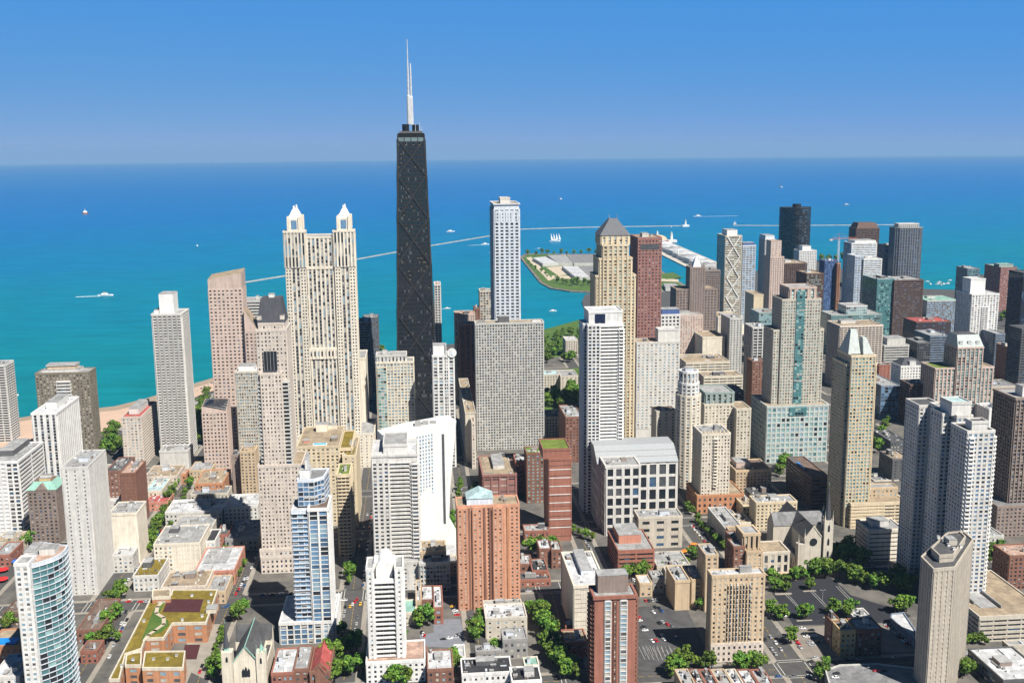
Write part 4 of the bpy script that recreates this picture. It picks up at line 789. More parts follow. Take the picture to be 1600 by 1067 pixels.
# tall white and blue grey slab, right ---------------------------------------------------------------
E0,E1,N0,N1,H = plan(1512,1554,674,yb=962,d=22)
b = Bld('apartment_tower','long white apartment slab with many set back fins, its left side in shade','tower')
kw=dict(st='punched',wall='offwhite',pal='blue',bw=3.4,fh=3.0,pf=.42,sf=.42)
b.box(E0,E1,N0,N1,0,H,roof='dark',**kw)
b.box(E0-.8,E0+.2,N1-4.6,N1-1,4,H-3,part='balcony_stack',par=False,st='balcony',wall='white',pal='blue',bw=3,fh=3.0,rs=1.5); b.box(E0+1,E0+14,N0-1.4,N0,4,H-3,part='balcony_stack',par=False,st='balcony',wall='white',pal='dark',bw=4,fh=3.0,rs=1.5)
b.box(E0+4,E0+13,N0+3,N1-5,H,H+5.5,st='blank',wall='offwhite',part='penthouse',roof='dark')
H2=H+5; b.box(E1+.5,E1+7,N0+4,N1-4,0,H2,part='recessed_link',roof='light',**kw); b.box(E1+7.5,E1+24,N0+4,N1+3,0,H2,part='middle_section',roof='light',**kw); b.box(E1+3,E1+20,N0+4,N1-1,H2,H2+9,st='blank',wall='offwhite',part='penthouse',roof='paleblue')
b.box(E1+24.5,E1+40,N0+8,N1-4,0,H2,part='link_section',roof='light',**kw); b.box(E1+40.5,E1+62,N0+6,N1+4,0,H2-2,part='rear_section',roof='dark',**kw)
b.done()
# right edge tower
E0,E1,N0,N1,H = plan(1588,1640,622,e=gz(1590,838).x+8,d=34)
b = Bld('apartment_tower','tall grey brown tower with white piers at the right edge','tower')
b.box(E0,E1,N0,N1,0,H,st='wpiers',wall='taupe',pal='dark',roof='light',bw=3.6,fh=3.2,pf=.3,sf=.36,rs=.4); b.box(E0-8,E1+22,N0,N1+14,0,27,st='punched',wall='taupe',pal='dark',part='podium',roof='grey'); b.unit(E0+5,E0+16,N0+2,N1-8,H,H+9,'offwhite','penthouse'); b.done()
# hexagonal beige tower, right foreground ---------------------------------------------------------------
H=84; pts=[gz(*q,H) for q in ((1459,890),(1492,887),(1520,844),(1506,832),(1479,835),(1440,871))]
b = Bld('apartment_tower','beige six sided concrete tower with a sunken dark roof in the right foreground','tower')
V=[Vector((p.x,p.y)) for p in pts]
ar=sum(V[i-1].x*V[i].y-V[i].x*V[i-1].y for i in range(6)); V = V if ar>0 else V[::-1]
b.vol([(v.x,v.y) for v in V],0,H,st='piers',wall='greybeige',pal='std',roof='dark',bw=3.2,fh=3.0,pf=.62,sf=.5,rp=.35,rs=.2,skip=lambda i,j,nb,nf: nb > 3 and nb < 6)
c=sum(V,Vector((0,0)))/6; In=[((c+(v-c)*.66).x,(c+(v-c)*.66).y) for v in V]; b.vol(In,H,H+4,st='blank',wall='greybeige',part='roof_screen',roof='dark',par=True)
for k in range(7): b.unit(c.x-11+k*3.2,c.x-9.6+k*3.2,c.y+2-(k%2)*6,c.y+3.6-(k%2)*6,H+4,H+5.6,'white')
b.unit(c.x-3,c.x+4,c.y-3,c.y+2,H+4,H+7.5,'stone','penthouse'); b.done()
# tan brick office with vertical strips (front of car park)
b = T('office_tower','tan brick tower with long vertical window strips beside the car park',1113,1195,899,yb=1032,yk=889,st='punched',wall='tan',pal='blinds',roof='white',bw=3.2,fh=3.1,pf=.6,sf=.5,eq=1,cat='tower',skip=lambda i,j,nb,nf: .27 < (i+.5)/nb < .74 and 3 < j < nf-1,keep=True)
e0,e1,n0,n1,h = b.r_; w_=n1-n0
for k in range(8): y=n1-w_*(.29+k*.06); b.box(e0-.6,e0+.1,y-.85,y,14,h-5,st='curtain',wall='offwhite' if k%2 else 'tan',pal='dark',part='window_strip',par=False,bw=.9,fh=3.1,pf=.08,sf=.12)
b.box(e0-.75,e0-.05,n0,n1,0,13,st='punched',wall='beige',pal='dark',part='stone_base',par=False,bw=3.2,fh=4,pf=.6); b.done()
# brick school like group behind it
T('apartment_block','dark tan brick wing with narrow lit end behind the tan tower',1103,1122,868,yb=955,yk=850,st='punched',wall='tan',pal='blinds',roof='light',eq=2)
b = T('school_building','tan brick stepped art deco block with a tall centre left of the church',1167,1191,862,yb=925,yk=822,st='punched',wall='tan',pal='blinds',roof='tan',eq=0,keep=True)
e0,e1,n0,n1,h = b.r_; b.box(e0+5,e0+22,n0+1,n1+1,h,h+12,st='wpiers',wall='tan',pal='dark',part='upper_tower',roof='light',fh=9,bw=3); b.box(e0+3,e0+18,n1+1,n1+9,0,h+3,st='punched',wall='brickbrown',part='north_wing',roof='light'); b.done()
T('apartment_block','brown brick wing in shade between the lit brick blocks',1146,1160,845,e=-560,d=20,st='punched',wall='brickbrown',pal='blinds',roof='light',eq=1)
T('chapel_hall','small pale stone hall with banners beside the big church',1192,1233,863,yb=895,yk=846,st='office',wall='stone',pal='dark',roof='tan',bw=5,fh=9,pf=.5,eq=0)
T('low_building','pale grey long hall on the tree lined side street',1135,1163,828,yb=860,yk=792,st='low',wall='concrete',pal='dark',roof='light',eq=2)
T('apartment_block','cream apartment block with a flat roof behind the church',1182,1245,785,yb=828,yk=774,st='punched',wall='sand',pal='dark',roof='light',eq=3,pent=(.3,.8,.4,.6,3,'offwhite'))
T('apartment_block','old brown brick block with courtyard roof behind the cream block',1150,1205,735,yb=775,yk=718,st='punched',wall='tan',pal='dark',roof='brown',eq=3,pent=(.3,.8,.1,.5,5,'pinkish'))
b=T('parking_garage','dark striped garage with a bright blue pool on its roof',1268,1296,746,yb=796,yk=713,st='garage',wall='brown',pal='dark',roof='brown',eq=0,keep=True)
e0,e1,n0,n1,h = b.r_; b.box(e0+22,e1-2,n0+12,n1-.5,h,h+1,st='blank',wall='darkgrey',part='pool_deck',roof='dark',par=False); b.P('pool').box(e0+26,n0+15,h+1.1,e0+44,n1-4,h+1.6,mat('pool_blue',(.02,.25,.7),.3)); b.done()
# ================================================================== far skyline on the right
F_=dict(cat='tower',near=False)
E0,E1,N0,N1,H = plan(1134,1159,369,e=520,d=50)
b = Bld('apartment_tower','pale tower with diagonal cross braces and a flaring base','tower',near=False)
b.box(E0,E1,N0,N1,0,H,st='balcony',wall='cream',pal='std',roof='light',bw=40,pf=.02,fh=3.1,sf=.4,rs=.5)
m_=b.P('cross_braces'); zz=[H-1-(H-30)*k/4 for k in range(5)]
for z1_,z0_ in zip(zz[:-1],zz[1:]):
    for s_ in (0,1): m_.bar((E0-1,(N1,N0)[s_]+(-3,3)[s_],z1_),(E0-1,(N0,N1)[s_]+(3,-3)[s_],z0_),1.1,W('white'))
m_=b.P('flared_base'); m_.prism([(E0-12,N1+14),(E0-12,N0-14),(E1,N0-14),(E1,N1+14)],0,30,W('cream'),top=[(E0-.8,N1),(E0-.8,N0),(E1,N0),(E1,N1)])
b.unit(E0+10,E1-10,N0+5,N1-5,H,H+10,'white','penthouse'); b.done()
T('apartment_tower','white and blue glass tower right of the cross braced tower',1161,1181,384,e=560,d=26,st='ribbon',wall='bluewhite',pal='blue',roof='light',pent=(.1,.9,.05,.95,5,'steelblue'),eq=0,**F_)
T('apartment_tower','thin grey glass tower with a flat white roof slab',1196,1210,374,e=600,d=34,st='piers',wall='offwhite',pal='blue',roof='white',eq=0,pent=(0,1,0,1,7,'bluewhite'),**F_)
b=T('apartment_tower','pinkish brown stepped tower with a plain square top',1204,1225,402,e=400,d=30,st='punched',wall='pinkish',pal='dark',roof='tan',eq=0,keep=True,**F_)
e0,e1,n0,n1,h=b.r_; b.box(e0+1,e1-6,n0+5,n1-.5,h,atE(1212,377,e0).z,st='sparse',wall='pinkish',part='upper_block',roof='tan'); b.done()
def lobed():
    E0=893; a=atE(1230,330,E0); c=atE(1276,330,E0); cy=(a.y+c.y)/2; r=(a.y-c.y)/2; cx=E0+r; H=atE(1245,326,E0).z
    b=Bld('apartment_tower','black three lobed glass tower standing alone near the lake','tower',near=False); pts=[]
    for k in range(36):
        t=2*math.pi*k/36; q=r*(.99+.13*math.cos(3*(t-math.pi))); pts.append((cx+q*math.cos(t),cy+q*math.sin(t)))
    b.vol(pts,0,H,st='curtain',wall='black',pal='dark',roof='black',bw=6,fh=3,rs=.35)
    ring=[(cx+9*math.cos(2*math.pi*k/12),cy+9*math.sin(2*math.pi*k/12)) for k in range(12)]; b.vol(ring,H,H+7,st='blank',wall='black',part='roof_drum',roof='black'); b.done()
lobed()
T('hotel_block','small white block with an arched roof before the black lobed tower',1249,1276,392,e=700,d=30,st='punched',wall='white',pal='dark',roof='white',eq=0,pent=(.1,.8,.2,.7,9,'white'),near=False)
T('office_block','dark bronze slab with a cream top and roof terrace below the black tower',1225,1261,412,e=520,d=60,st='grid',wall='brown',pal='dark',roof='tan',eq=3,near=False)
T('office_block','cream topped dark block with stepped roof left of the blue clad tower',1261,1287,428,e=440,d=50,st='grid',wall='brown',pal='amber',roof='tan',eq=2,near=False)
T('apartment_tower','unfinished tower in blue cladding under the crane',1289,1309,408,e=620,d=26,st='grid',wall='steelblue',pal='blue',roof='brown',eq=4,**F_)
T('apartment_block','orange unfinished hoist shaft right beside the blue clad tower',1309,1313,412,e=610,d=12,st='grid',wall='terracotta',pal='dark',roof='brown',eq=0,near=False)
T('apartment_tower','white terraced glass tower with stepped balconies',1331,1370,380,e=800,d=40,st='bands',wall='white',pal="skyg",roof='white',eq=0,pent=(.1,1,.15,1,5,'white'),**F_)
b=T('apartment_tower','lower white curved balcony tower in front of the white terraced tower',1350,1378,405,e=700,d=44,st='bands',wall='white',pal='skyg',roof='white',eq=1,keep=True,**F_)
e0,e1,n0,n1,h=b.r_; b.box(e0+4,e1,n1,n1+16,0,h+6,st='ribbon',wall='bluewhite',pal='blue',part='north_wing',roof='white'); b.done()
b=T('apartment_tower','dark brown tower with a stepped trapezoid crown on the horizon',1338,1374,357,e=1080,d=40,st='grid',wall='brown',pal='dark',roof='brown',eq=0,keep=True,**F_)
e0,e1,n0,n1,h=b.r_; b.P('crown').prism([(e0,n1-1),(e0,n0+1),(e1,n0+1),(e1,n1-1)],h,h+13,W('brown'),top=[(e0+5,n1-7),(e0+5,n0+7),(e1-5,n0+7),(e1-5,n1-7)],topma=RF('dark')); b.done()
T('office_tower','black glass slab left of the ribbed glass tower',1384,1400,384,e=1000,d=40,st='curtain',wall='black',pal='blue',roof='black',eq=1,**F_)
def ribbed():
    E0=950; a=atE(1401,360,E0); c=atE(1443,360,E0); H=atE(1420,356,E0).z; y0,y1=c.y,a.y
    b=Bld('apartment_tower','dark glass tower with rounded corners and pale vertical ribs','tower',near=False)
    b.vol([(E0+6,y1),(E0,y1-8),(E0-2,(y0+y1)/2),(E0,y0+8),(E0+6,y0),(E0+34,y0),(E0+34,y1)],0,H,st='piers',wall='grey',pal='navy',roof='light',bw=5,pf=.16,rs=.05,fh=3.2,span='bluegrey')
    b.vol([(E0+8,y1-8),(E0+8,y0+8),(E0+28,y0+8),(E0+28,y1-8)],H,H+8,st='piers',wall='offwhite',pal='dark',part='crown',roof='light'); b.done()
ribbed()
T('office_tower','teal glass office tower joined to the big dark brown slab',1371,1398,437,e=440,d=60,st='curtain',wall='teal',pal='teal',roof='light',eq=3,**F_)
T('office_tower','big dark brown slab with thin horizontal lines',1398,1443,438,e=436,d=56,st='bands',wall='brown',pal='dark',roof='light',fh=3.4,sf=.5,rs=.2,eq=5,**F_)
T('apartment_tower','dark green roofed tower at the far shore left of the copper roofed tower',1512,1531,420,e=800,d=46,st='curtain',wall='bluegrey',pal='teal',roof='light',eq=2,**F_)
b=T('apartment_tower','brick and glass tower with a flat green canopy roof on the far right',1564,1589,418,e=700,d=60,st='punched',wall='rosestone',pal='std',roof='copper',eq=1,keep=True,**F_)
e0,e1,n0,n1,h=b.r_; b.box(e0-1,e0+8,n0-7,n0,0,h-4,st='curtain',wall='teal',pal='mint',part='glass_corner',roof='copper'); b.box(e0+10,e0+30,n0+2,n1-2,h,h+5,st='blank',wall='greengrey',part='crown',roof='copper'); b.done()
b=T('apartment_tower','bright white gridded tower with a big square rooftop box',1519,1561,460,e=200,d=46,st='grid',wall='white',pal='std',roof='white',bw=4.4,fh=3.4,pf=.4,sf=.4,eq=1,keep=True,cat='tower',near=True)
e0,e1,n0,n1,h=b.r_; b.box(e0+8,e1-14,n1-24,n1-1,h,h+22,st='blank',wall='white',part='rooftop_box',roof='white'); b.box(e0-.9,e0+.2,(n0+n1)/2-5,(n0+n1)/2+5,20,h-18,st='balcony',wall='white',pal='dark',part='balcony_stack',par=False,bw=5); b.done()
T('office_tower','dark tower cut by the right edge near the water',1599,1640,427,e=260,d=40,st='curtain',wall='black',pal='navy',roof='dark',eq=1,**F_)
T('office_tower','second dark tower cut by the right edge, lower down',1597,1650,514,e=-10,d=30,st='bands',wall='darkgrey',pal='navy',roof='dark',eq=1,**F_)
# middle right
T('apartment_tower','cream and pink apartment tower with striped balconies behind the pyramid top',1313,1379,509,e=70,d=44,st='balcony',wall='beige',pal='dark',roof='tan',bw=5,eq=3,**F_)
b=T('hospital_building','grey green hospital block with a glass dome and stepped roof',1299,1378,492,e=300,d=46,st='curtain',wall='greengrey',pal='teal',roof='light',eq=5,keep=True,near=False)
e0,e1,n0,n1,h=b.r_; b.box(e0+6,e1-6,n0+22,n0+56,h,h+13,st='curtain',wall='offwhite',pal='mint',part='upper_block',roof='light'); b.done()
b=T('apartment_tower','tan and teal glass tower with a pale green mansard and side wings',1497,1536,543,e=-160,d=30,st='piers',wall='pinkish',pal='teal',roof='grey',bw=4.4,fh=3.2,pf=.3,sf=.3,eq=0,cat='tower',keep=True,near=True)
e0,e1,n0,n1,h=b.r_
b.P('mansard_roof').prism([(e0-.5,n1+.5),(e0-.5,n0-.5),(e1,n0-.5),(e1,n1+.5)],h+.9,h+14,W('palegreen'),top=[(e0+6,n1-1),(e0+6,n0+3),(e1-4,n0+3),(e1-4,n1-1)],topma=RF('dark'))
for k in range(3): b.unit(e0+.5,e0+4,n0+4+k*10,n0+8+k*10,h+.5,h+7,'palegreen','dormer')
b.box(e0+2,e1+6,n1+.6,n1+24,0,h-24,st='piers',wall='pinkish',pal='teal',part='north_wing',roof='green',bw=4.4); b.box(e0+2,e1,n0-15,n0-.6,0,h-24,st='piers',wall='pinkish',pal='teal',part='south_wing',roof='tan',bw=4.4); b.done()
b=T('office_tower','white office tower with a dark hipped roof and small gable',1408,1444,572,e=-60,d=26,st='punched',wall='white',pal='dark',roof='grey',bw=3.6,fh=3.6,eq=0,cat='tower',keep=True,near=True)
e0,e1,n0,n1,h=b.r_; b.P('hipped_roof').prism([(e0,n1),(e0,n0),(e1,n0),(e1,n1)],h+.9,h+8,W('slate'),top=[(e0+8,n1-8),(e0+8,n0+8),(e1-8,n0+8),(e1-8,n1-8)]); b.unit(e0-.4,e0+6,(n0+n1)/2-4,(n0+n1)/2+4,h,h+6,'white','gable'); b.done()
T('office_block','dark grey striped office with a stepped roof box',1382,1420,540,e=120,d=36,st='bands',wall='concrete',pal='dark',roof='light',eq=0,pent=(.2,.9,.2,.95,9,'concrete'),near=False)
T('office_block','dark wedge topped office block right of the striped office',1434,1454,536,e=110,d=40,st='curtain',wall='darkgrey',pal="dark",roof='grey',eq=1,near=False)
T('office_block','dark bluish slab behind the teal and tan tower',1454,1482,525,e=170,d=50,st='bands',wall='bluegrey',pal='navy',roof='light',eq=2,near=False)
T('office_block','brown block with red roof plant in front of the harbour',1432,1486,503,e=330,d=46,st='curtain',wall='brown',pal='navy',roof='red',eq=5,near=False)
T('office_block','blue glass office cube with a grey roof',1377,1406,603,yb=655,yk=585,st='curtain',wall='bluegrey',pal="blue",roof='light',bw=5,eq=1)
T('apartment_block','dark brown block with curved balconies right of the white office tower',1423,1450,601,e=-130,d=26,st='balcony',wall='brown',pal='dark',roof='grey',eq=1)
T('office_block','red brick corner behind the blue glass cube',1374,1391,571,e=60,d=20,st='sparse',wall='redbrick',pal='dark',roof='grey',eq=0,near=False)
T('apartment_tower','dark striped slab behind the white gridded tower',1556,1570,522,e=160,d=40,st='bands',wall='bluegrey',pal='dark',roof='light',eq=0,**F_)
T('apartment_block','orange brick narrow block near the right edge',1582,1591,545,e=60,d=40,st='punched',wall='terracotta',pal='dark',roof='light',eq=1,near=False)
T('office_block','grey glass block left of the white gridded tower',1449,1500,470,e=470,d=60,st='curtain',wall='concrete',pal='blue',roof='copper',eq=2,near=False)
T('office_tower','black tower with white vertical piers left of the green glass tower',1177,1199,512,e=-70,d=30,st='piers',wall='offwhite',pal='dark',roof='light',bw=6,pf=.2,rs=.05,fh=3.6,eq=2,cat='tower',near=True)
T('office_tower','shaded grey tower behind the black pier tower',1141,1160,498,e=10,d=40,st='punched',wall='concrete',pal='dark',roof='light',eq=1,**F_)
T('office_block','tan windowless box below the white and blue glass tower',1178,1193,461,e=330,d=46,st='blank',wall='sand',roof='tan',eq=0,near=False)
T('apartment_block','dark grey tower half hidden behind the cross braced tower',1100,1125,423,e=480,d=40,st='grid',wall='taupe',pal='dark',roof='grey',eq=2,near=False)
T('low_building','cream flat roofed hall in front of the cross braced tower',1122,1160,495,e=230,d=44,st='sparse',wall='ivory',pal='dark',roof='tan',eq=1,near=False)
T('office_block','small teal and grey block with stepped roofs left of the green glass tower',1186,1214,489,e=240,d=40,st='curtain',wall='greengrey',pal='mint',roof='light',eq=3,near=False)
T('low_building','big pale plain hall wall right of the pinkish block',1098,1133,527,e=20,d=46,st='blank',wall='ivory',roof='tan',eq=0,near=False)
T('parking_garage','beige stepped garage roof with curving ramps',1072,1140,566,e=-60,d=50,st='garage',wall='cream',pal='dark',roof='tan',eq=5)
T('low_building','long beige block with dark recess in front of the garage ramps',1100,1160,588,e=-130,d=26,st='garage',wall='cream',pal='dark',roof='tan',eq=3)
T('low_building','dark glazed low block under the beige long block',1112,1162,612,e=-190,d=30,st='curtain',wall='darkgrey',pal='navy',roof='dark',eq=2)
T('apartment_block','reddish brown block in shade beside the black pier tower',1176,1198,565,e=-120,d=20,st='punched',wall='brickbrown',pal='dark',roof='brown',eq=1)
T('low_building','grey concrete block with a dark opening low on the right',1395,1422,718,e=-330,d=30,st='sparse',wall='darkgrey',pal='dark',roof='tan',eq=2)
T('low_building','white flat roofed building between the slab and the edge tower',1546,1572,640,e=-190,d=30,st='sparse',wall='white',pal='dark',roof='white',eq=1)
T('low_building','pale grey low building behind the brown slab towers on the right',1548,1590,604,e=-120,d=36,st='low',wall='stone',pal='dark',roof='grey',eq=2)
T('low_building','shaded grey house block low between the slab and the edge tower',1536,1568,838,h=16,yk=820,st='low',wall='concrete',pal='dark',roof='light',eq=2)
b=T('parking_garage','large beige parking garage with ramps on its open roof deck',1531,1640,962,yb=1000,yk=890,st='garage',wall='stone',pal='dark',roof='tan',fh=3.6,eq=0,keep=True)
e0,e1,n0,n1,h=b.r_
for y,x0,x1 in ((n1-7,e0+20,e0+45),(n1-22,e0+12,e0+52)): b.P('ramp_wall').box(x0,y-.5,h+.1,x1,y+.5,h+2.2,W('grey'))
b.P('ramp').prism([(e0+14,n1-8),(e0+14,n1-20),(e0+50,n1-20),(e0+50,n1-8)],h+.1,h+.5,RF('light')); b.done()
T('apartment_block','brown brick block with an orange roof edge at the right border',1578,1640,868,h=26,yk=850,st='punched',wall='brickbrown',pal='dark',roof='pink',eq=2)
T('office_block','black glass pavilion with a white slatted roof at the lower right',1568,1640,1062,h=10,yk=1010,st='curtain',wall='darkgrey',pal='navy',roof='white',eq=1)
T('low_building','grey flat roofed shed behind the black glass pavilion',1576,1640,1008,h=8,yk=1000,st='low',wall='stone',roof='light',eq=3)
# filtration plant
def plant(label,q,z,ma,h=7,seams=0):
    P_=px(*q,z=z); A=sum(P_[i-1][0]*P_[i][1]-P_[i][0]*P_[i-1][1] for i in range(len(P_))); P_=P_ if A>0 else P_[::-1]
    o_=Vector((P_[0][0],P_[0][1],0)); root=empty('plant_building',o_,label,'building'); loc=[(x-o_.x,y-o_.y) for x,y in P_]
    m1=MB(); m1.prism(loc,.6,z,W('concrete')); m1.build('wall',root); c=[sum(p[0] for p in loc)/4,sum(p[1] for p in loc)/4]
    m2=MB(); m2.prism([(c[0]+(x-c[0])*.97,c[1]+(y-c[1])*.97) for x,y in loc],z,z+.5,ma); m2.build('roof',root)
    for k in range(seams):
        m3=MB(); t=(k+1)/(seams+1); a=[loc[0][i]+(loc[1][i]-loc[0][i])*t for i in (0,1)]; b_=[loc[3][i]+(loc[2][i]-loc[3][i])*t for i in (0,1)]; m3.bar((*a,z+.6),(*b_,z+.6),.8,W('grey')); m3.build('roof_seam',root)
plant('white roofed hall at the left of the filtration plant',((832,403),(848,412),(872,411),(852,401)),9,RF('white'))
plant('grey roofed filter hall at the back of the plant',((855,399),(872,411),(895,411),(884,398)),9,RF('light'),seams=2)
plant('dark seamed filter hall behind the yellow tower',((886,398),(897,411),(945,411),(940,398)),9,RF('grey'),seams=4)
plant('white front filter hall beside the sandy yard',((878,416),(899,433),(922,433),(903,416)),9,RF('white'),seams=2)
plant('dark front filter basin beside the white hall',((905,416),(924,433),(1000,431),(985,415)),9,RF('grey'),seams=5)
plant('small grey pump house on the peninsula seen right of the brown tower',((1036,443),(1040,450),(1062,450),(1056,443)),8,RF('light'))
# shoreline mid: park houses
T('school_building','low school with a row of pale barrel roofs in the park behind the wide slab',850,876,586,yb=612,d=30,st='low',wall='stone',pal='dark',roof='paleblue',eq=4)
T('school_building','grey flat roofed school wing right of the barrel roofs',876,903,588,yb=614,d=40,st='sparse',wall='stone',pal='dark',roof='light',eq=2)
T('campus_hall','gothic stone hall with dark roof behind the red slab tower',853,885,652,yb=687,d=34,st='low',wall='cream',pal='dark',roof='dark',eq=3)
T('campus_hall','pale stone hall with white roof by the park trees',884,903,532,yb=558,d=34,st='low',wall='stone',pal='dark',roof='white',eq=2)
T('apartment_block','dark brick block with messy grey roof in shade left of the white balcony tower',884,910,652,e=-230,yk=633,st='punched',wall='brickbrown',pal='dark',roof='light',eq=6)
# ================================================================== trees, cars, boats, pier
BARK=mat('bark',(.10,.075,.05)); LEAF=[mat('leaf_light',(.16,.27,.03),.7,.15,.8),mat('leaf_mid',(.10,.20,.022),.7,.15,.8),mat('leaf_dark',(.055,.12,.016),.7,.15,.8)]
for ma_ in LEAF:
    t=ma_.node_tree; b_=t.nodes['Principled BSDF']; l=b_.inputs['Base Color'].links[0]; src=l.from_socket; hv=t.nodes.new('ShaderNodeHueSaturation'); oi=t.nodes.new('ShaderNodeObjectInfo')
    for inp,lo,hi in (('Hue',.475,.515),('Value',.7,1.3)):
        mr=t.nodes.new('ShaderNodeMapRange'); mr.inputs['To Min'].default_value=lo; mr.inputs['To Max'].default_value=hi; t.links.new(oi.outputs['Random'],mr.inputs['Value']); t.links.new(mr.outputs[0],hv.inputs[inp])
    t.links.new(src,hv.inputs['Color']); t.links.new(hv.outputs[0],b_.inputs['Base Color'])
def tree_proto(k):
    r=random.Random(100+k); root=bpy.data.objects.new('tree',None); tr=MB(); tr.bar((0,0,-.3),(0,0,3.6),.32,BARK,7,.2); cr=MB(); H=10.5+r.random()*2
    cl=[]
    for i in range(15):
        a=r.random()*6.28; d=r.uniform(.6,3.7); z=4+r.random()*(H-6.2); d*=math.sin(math.pi*min(.92,max(.2,(z-2)/(H-1.2))))**.6; c=Vector((d*math.cos(a),d*math.sin(a),z)); cl.append((c,r.uniform(1.1,1.9)))
        tr.bar((0,0,2.6+r.random()*1.2),c*.85+Vector((0,0,.3)),.11,BARK,4,.05)
    cl.append((Vector((0,0,H-2)),1.6)); cl.append((Vector((0,0,H-4)),2))
    for c,q in cl:
        mm=r.choice(LEAF)
        for j in range(46):
            v=Vector((r.gauss(0,1),r.gauss(0,1),r.gauss(0,1))).normalized()*q*r.uniform(.6,1.1); v.z*=.8; p=c+v
            n=(v.normalized()+Vector((r.gauss(0,.5),r.gauss(0,.5),r.gauss(0,.5)+.3))).normalized(); u=n.cross(Vector((r.gauss(0,1),r.gauss(0,1),.2))).normalized(); w_=n.cross(u); s=r.uniform(.32,.62)
            cr.add([p-u*s-w_*s*.6,p+u*s-w_*s*.8,p+u*s*.7+w_*s,p-u*s*.8+w_*s*.7],[(0,1,2,3)],mm if r.random()<.75 else r.choice(LEAF))
    return tr.mesh('trunk'),cr.mesh('crown')
TP=[tree_proto(k) for k in range(7)]; NT=[0]; TREES=[]
def tree(x,y,label,group,s=1,px_=True,z=0):
    p=gz(x,y,z+.15) if px_ else Vector((x,y,z+.15)); s*=rnd.uniform(.75,1.3); TREES.append((p,label,group,s))
def plant_tree(p,label,group,s):
    k=NT[0]%7; NT[0]+=1
    r=empty('tree',(p.x,p.y,p.z),label,'tree',group,rnd.random()*6.28); r.scale=(s*rnd.uniform(.92,1.1),s*rnd.uniform(.92,1.1),s)
    for nm,me in (('trunk',TP[k][0]),('crown',TP[k][1])): o=bpy.data.objects.new(nm,me); COL.objects.link(o); o.parent=r
def row(x0,y0,x1,y1,n,label,s=.9,jit=2):
    for i in range(n): t=(i+.5)/n; tree(x0+(x1-x0)*t+rnd.uniform(-jit,jit),y0+(y1-y0)*t+rnd.uniform(-jit,jit)*.6,label,'trees: '+label[:50] if n>1 else None,s)
row(232,868,276,762,14,'leafy green street tree on the left kerb of the tree lined street',1.05,3)
row(262,838,300,752,9,'leafy green street tree on the right kerb of the tree lined street',.85,2)
row(180,895,192,880,2,'round tree on the crossing beside the tall plain white tower',.8)
row(166,945,194,935,3,'dense green tree in the group below the tall plain white tower',1.15); row(160,985,190,965,5,'dense green tree in the courtyard of the grey brown gabled building',1.15,5); row(140,1010,185,1000,4,'tree beside the small flat roofed brick house',1.0,4)
row(196,1040,228,975,7,'small young tree on the pavement along the brick school',.45,1)
row(36,858,54,845,3,'dark tree between the left edge tower and the copper roofed tower',1.2,3); row(8,990,30,975,3,'tree beside the dark brown roof at the left edge',1,3)
row(325,1062,350,985,9,'small tree in the planted strip right of the brick school',.6,2)
row(330,1065,345,1050,2,'tree in front of the thin church spire',1); row(360,975,385,958,4,'dense round tree behind the thin church spire',1.15,4)
row(362,918,384,882,5,'small kerb tree right of the white roofed gallery',.6,2); row(345,872,352,866,2,'tree in the yard below the red rimmed roof',.9)
row(508,1066,572,1042,14,'big tree on the lawn left of the barrel roofed tower',1.2,7); row(515,1036,562,1012,9,'tree behind the coral roofed mansion',1.15,5); row(526,998,536,990,2,'tree beside the white podium of the blue glass tower',1)
row(543,918,552,888,4,'tree on the shaded kerb right of the blue glass tower',1,2); row(605,1072,640,1070,4,'tree cut by the bottom edge below the barrel roofed tower',1.1,3)
row(655,985,668,975,3,'tree by the grey car deck',1.15,3); row(704,1030,716,1052,3,'tree between the white roofed brownstones',.9)
row(716,782,722,755,4,'street tree left of the road below the wide slab',.8,1); row(740,775,744,760,3,'street tree right of the road below the wide slab',.75,1); row(705,845,708,812,4,'tree at the right foot of the wedge hotel',1,1)
row(740,1010,758,970,6,'tree in the alley left of the silver roofed walk ups',1.05,4); row(770,1024,784,1016,2,'small tree in a back yard left of the tree lane',.8)
row(835,960,862,1000,9,'big dense tree in the lane behind the walk ups',1.25,7); row(846,1005,895,1062,14,'big dense tree in the lane left of the shaded street',1.25,10); row(826,870,872,852,6,'large tree below the red slab tower',1.25,5)
row(895,830,925,850,4,'small tree on the shaded street right of the red slab tower',.8,4)
row(975,905,1010,900,6,'tree in front of the dark red office',1.05,3); row(1032,895,1080,885,7,'tree on the patio of the small stone building',.7,4); row(1075,872,1095,876,3,'tree beside the patio umbrellas',.9,3)
row(1086,815,1132,862,11,'kerb tree left of the pale long hall',.75,1.5); row(1082,808,1072,796,2,'tree at the corner of the orange stone base',.9)
row(1045,1062,1075,1045,6,'tree at the bottom corner of the weathered car park',1.15,5); row(1085,1045,1115,1045,4,'tree in front of the tan brick tower, left side',1,4); row(1150,1050,1195,1045,6,'tree in front of the tan brick tower near the red umbrella',1,4)
row(1198,915,1262,905,8,'tree in the row between the cathedral street and the dark car park',.9,1); row(1264,905,1298,900,5,'taller tree at the cathedral corner of the dark car park',1.15,3)
row(1200,960,1222,972,5,'dense tree at the left corner of the dark car park',1,3); row(1208,925,1234,926,3,'tree on the car park island nearest the tan tower',.8,1); row(1260,922,1268,921,2,'tree on the second car park island',.8,1)
row(1248,968,1264,966,3,'tree on the lower left car park island',.8,1); row(1293,962,1305,960,2,'tree on the lower right car park island',.9,1); row(1322,968,1332,958,3,'bright tree beside the small white shed',1.1,2); row(1238,990,1236,1010,2,'lone tree on the kerb of the small gravel lot',1,2)
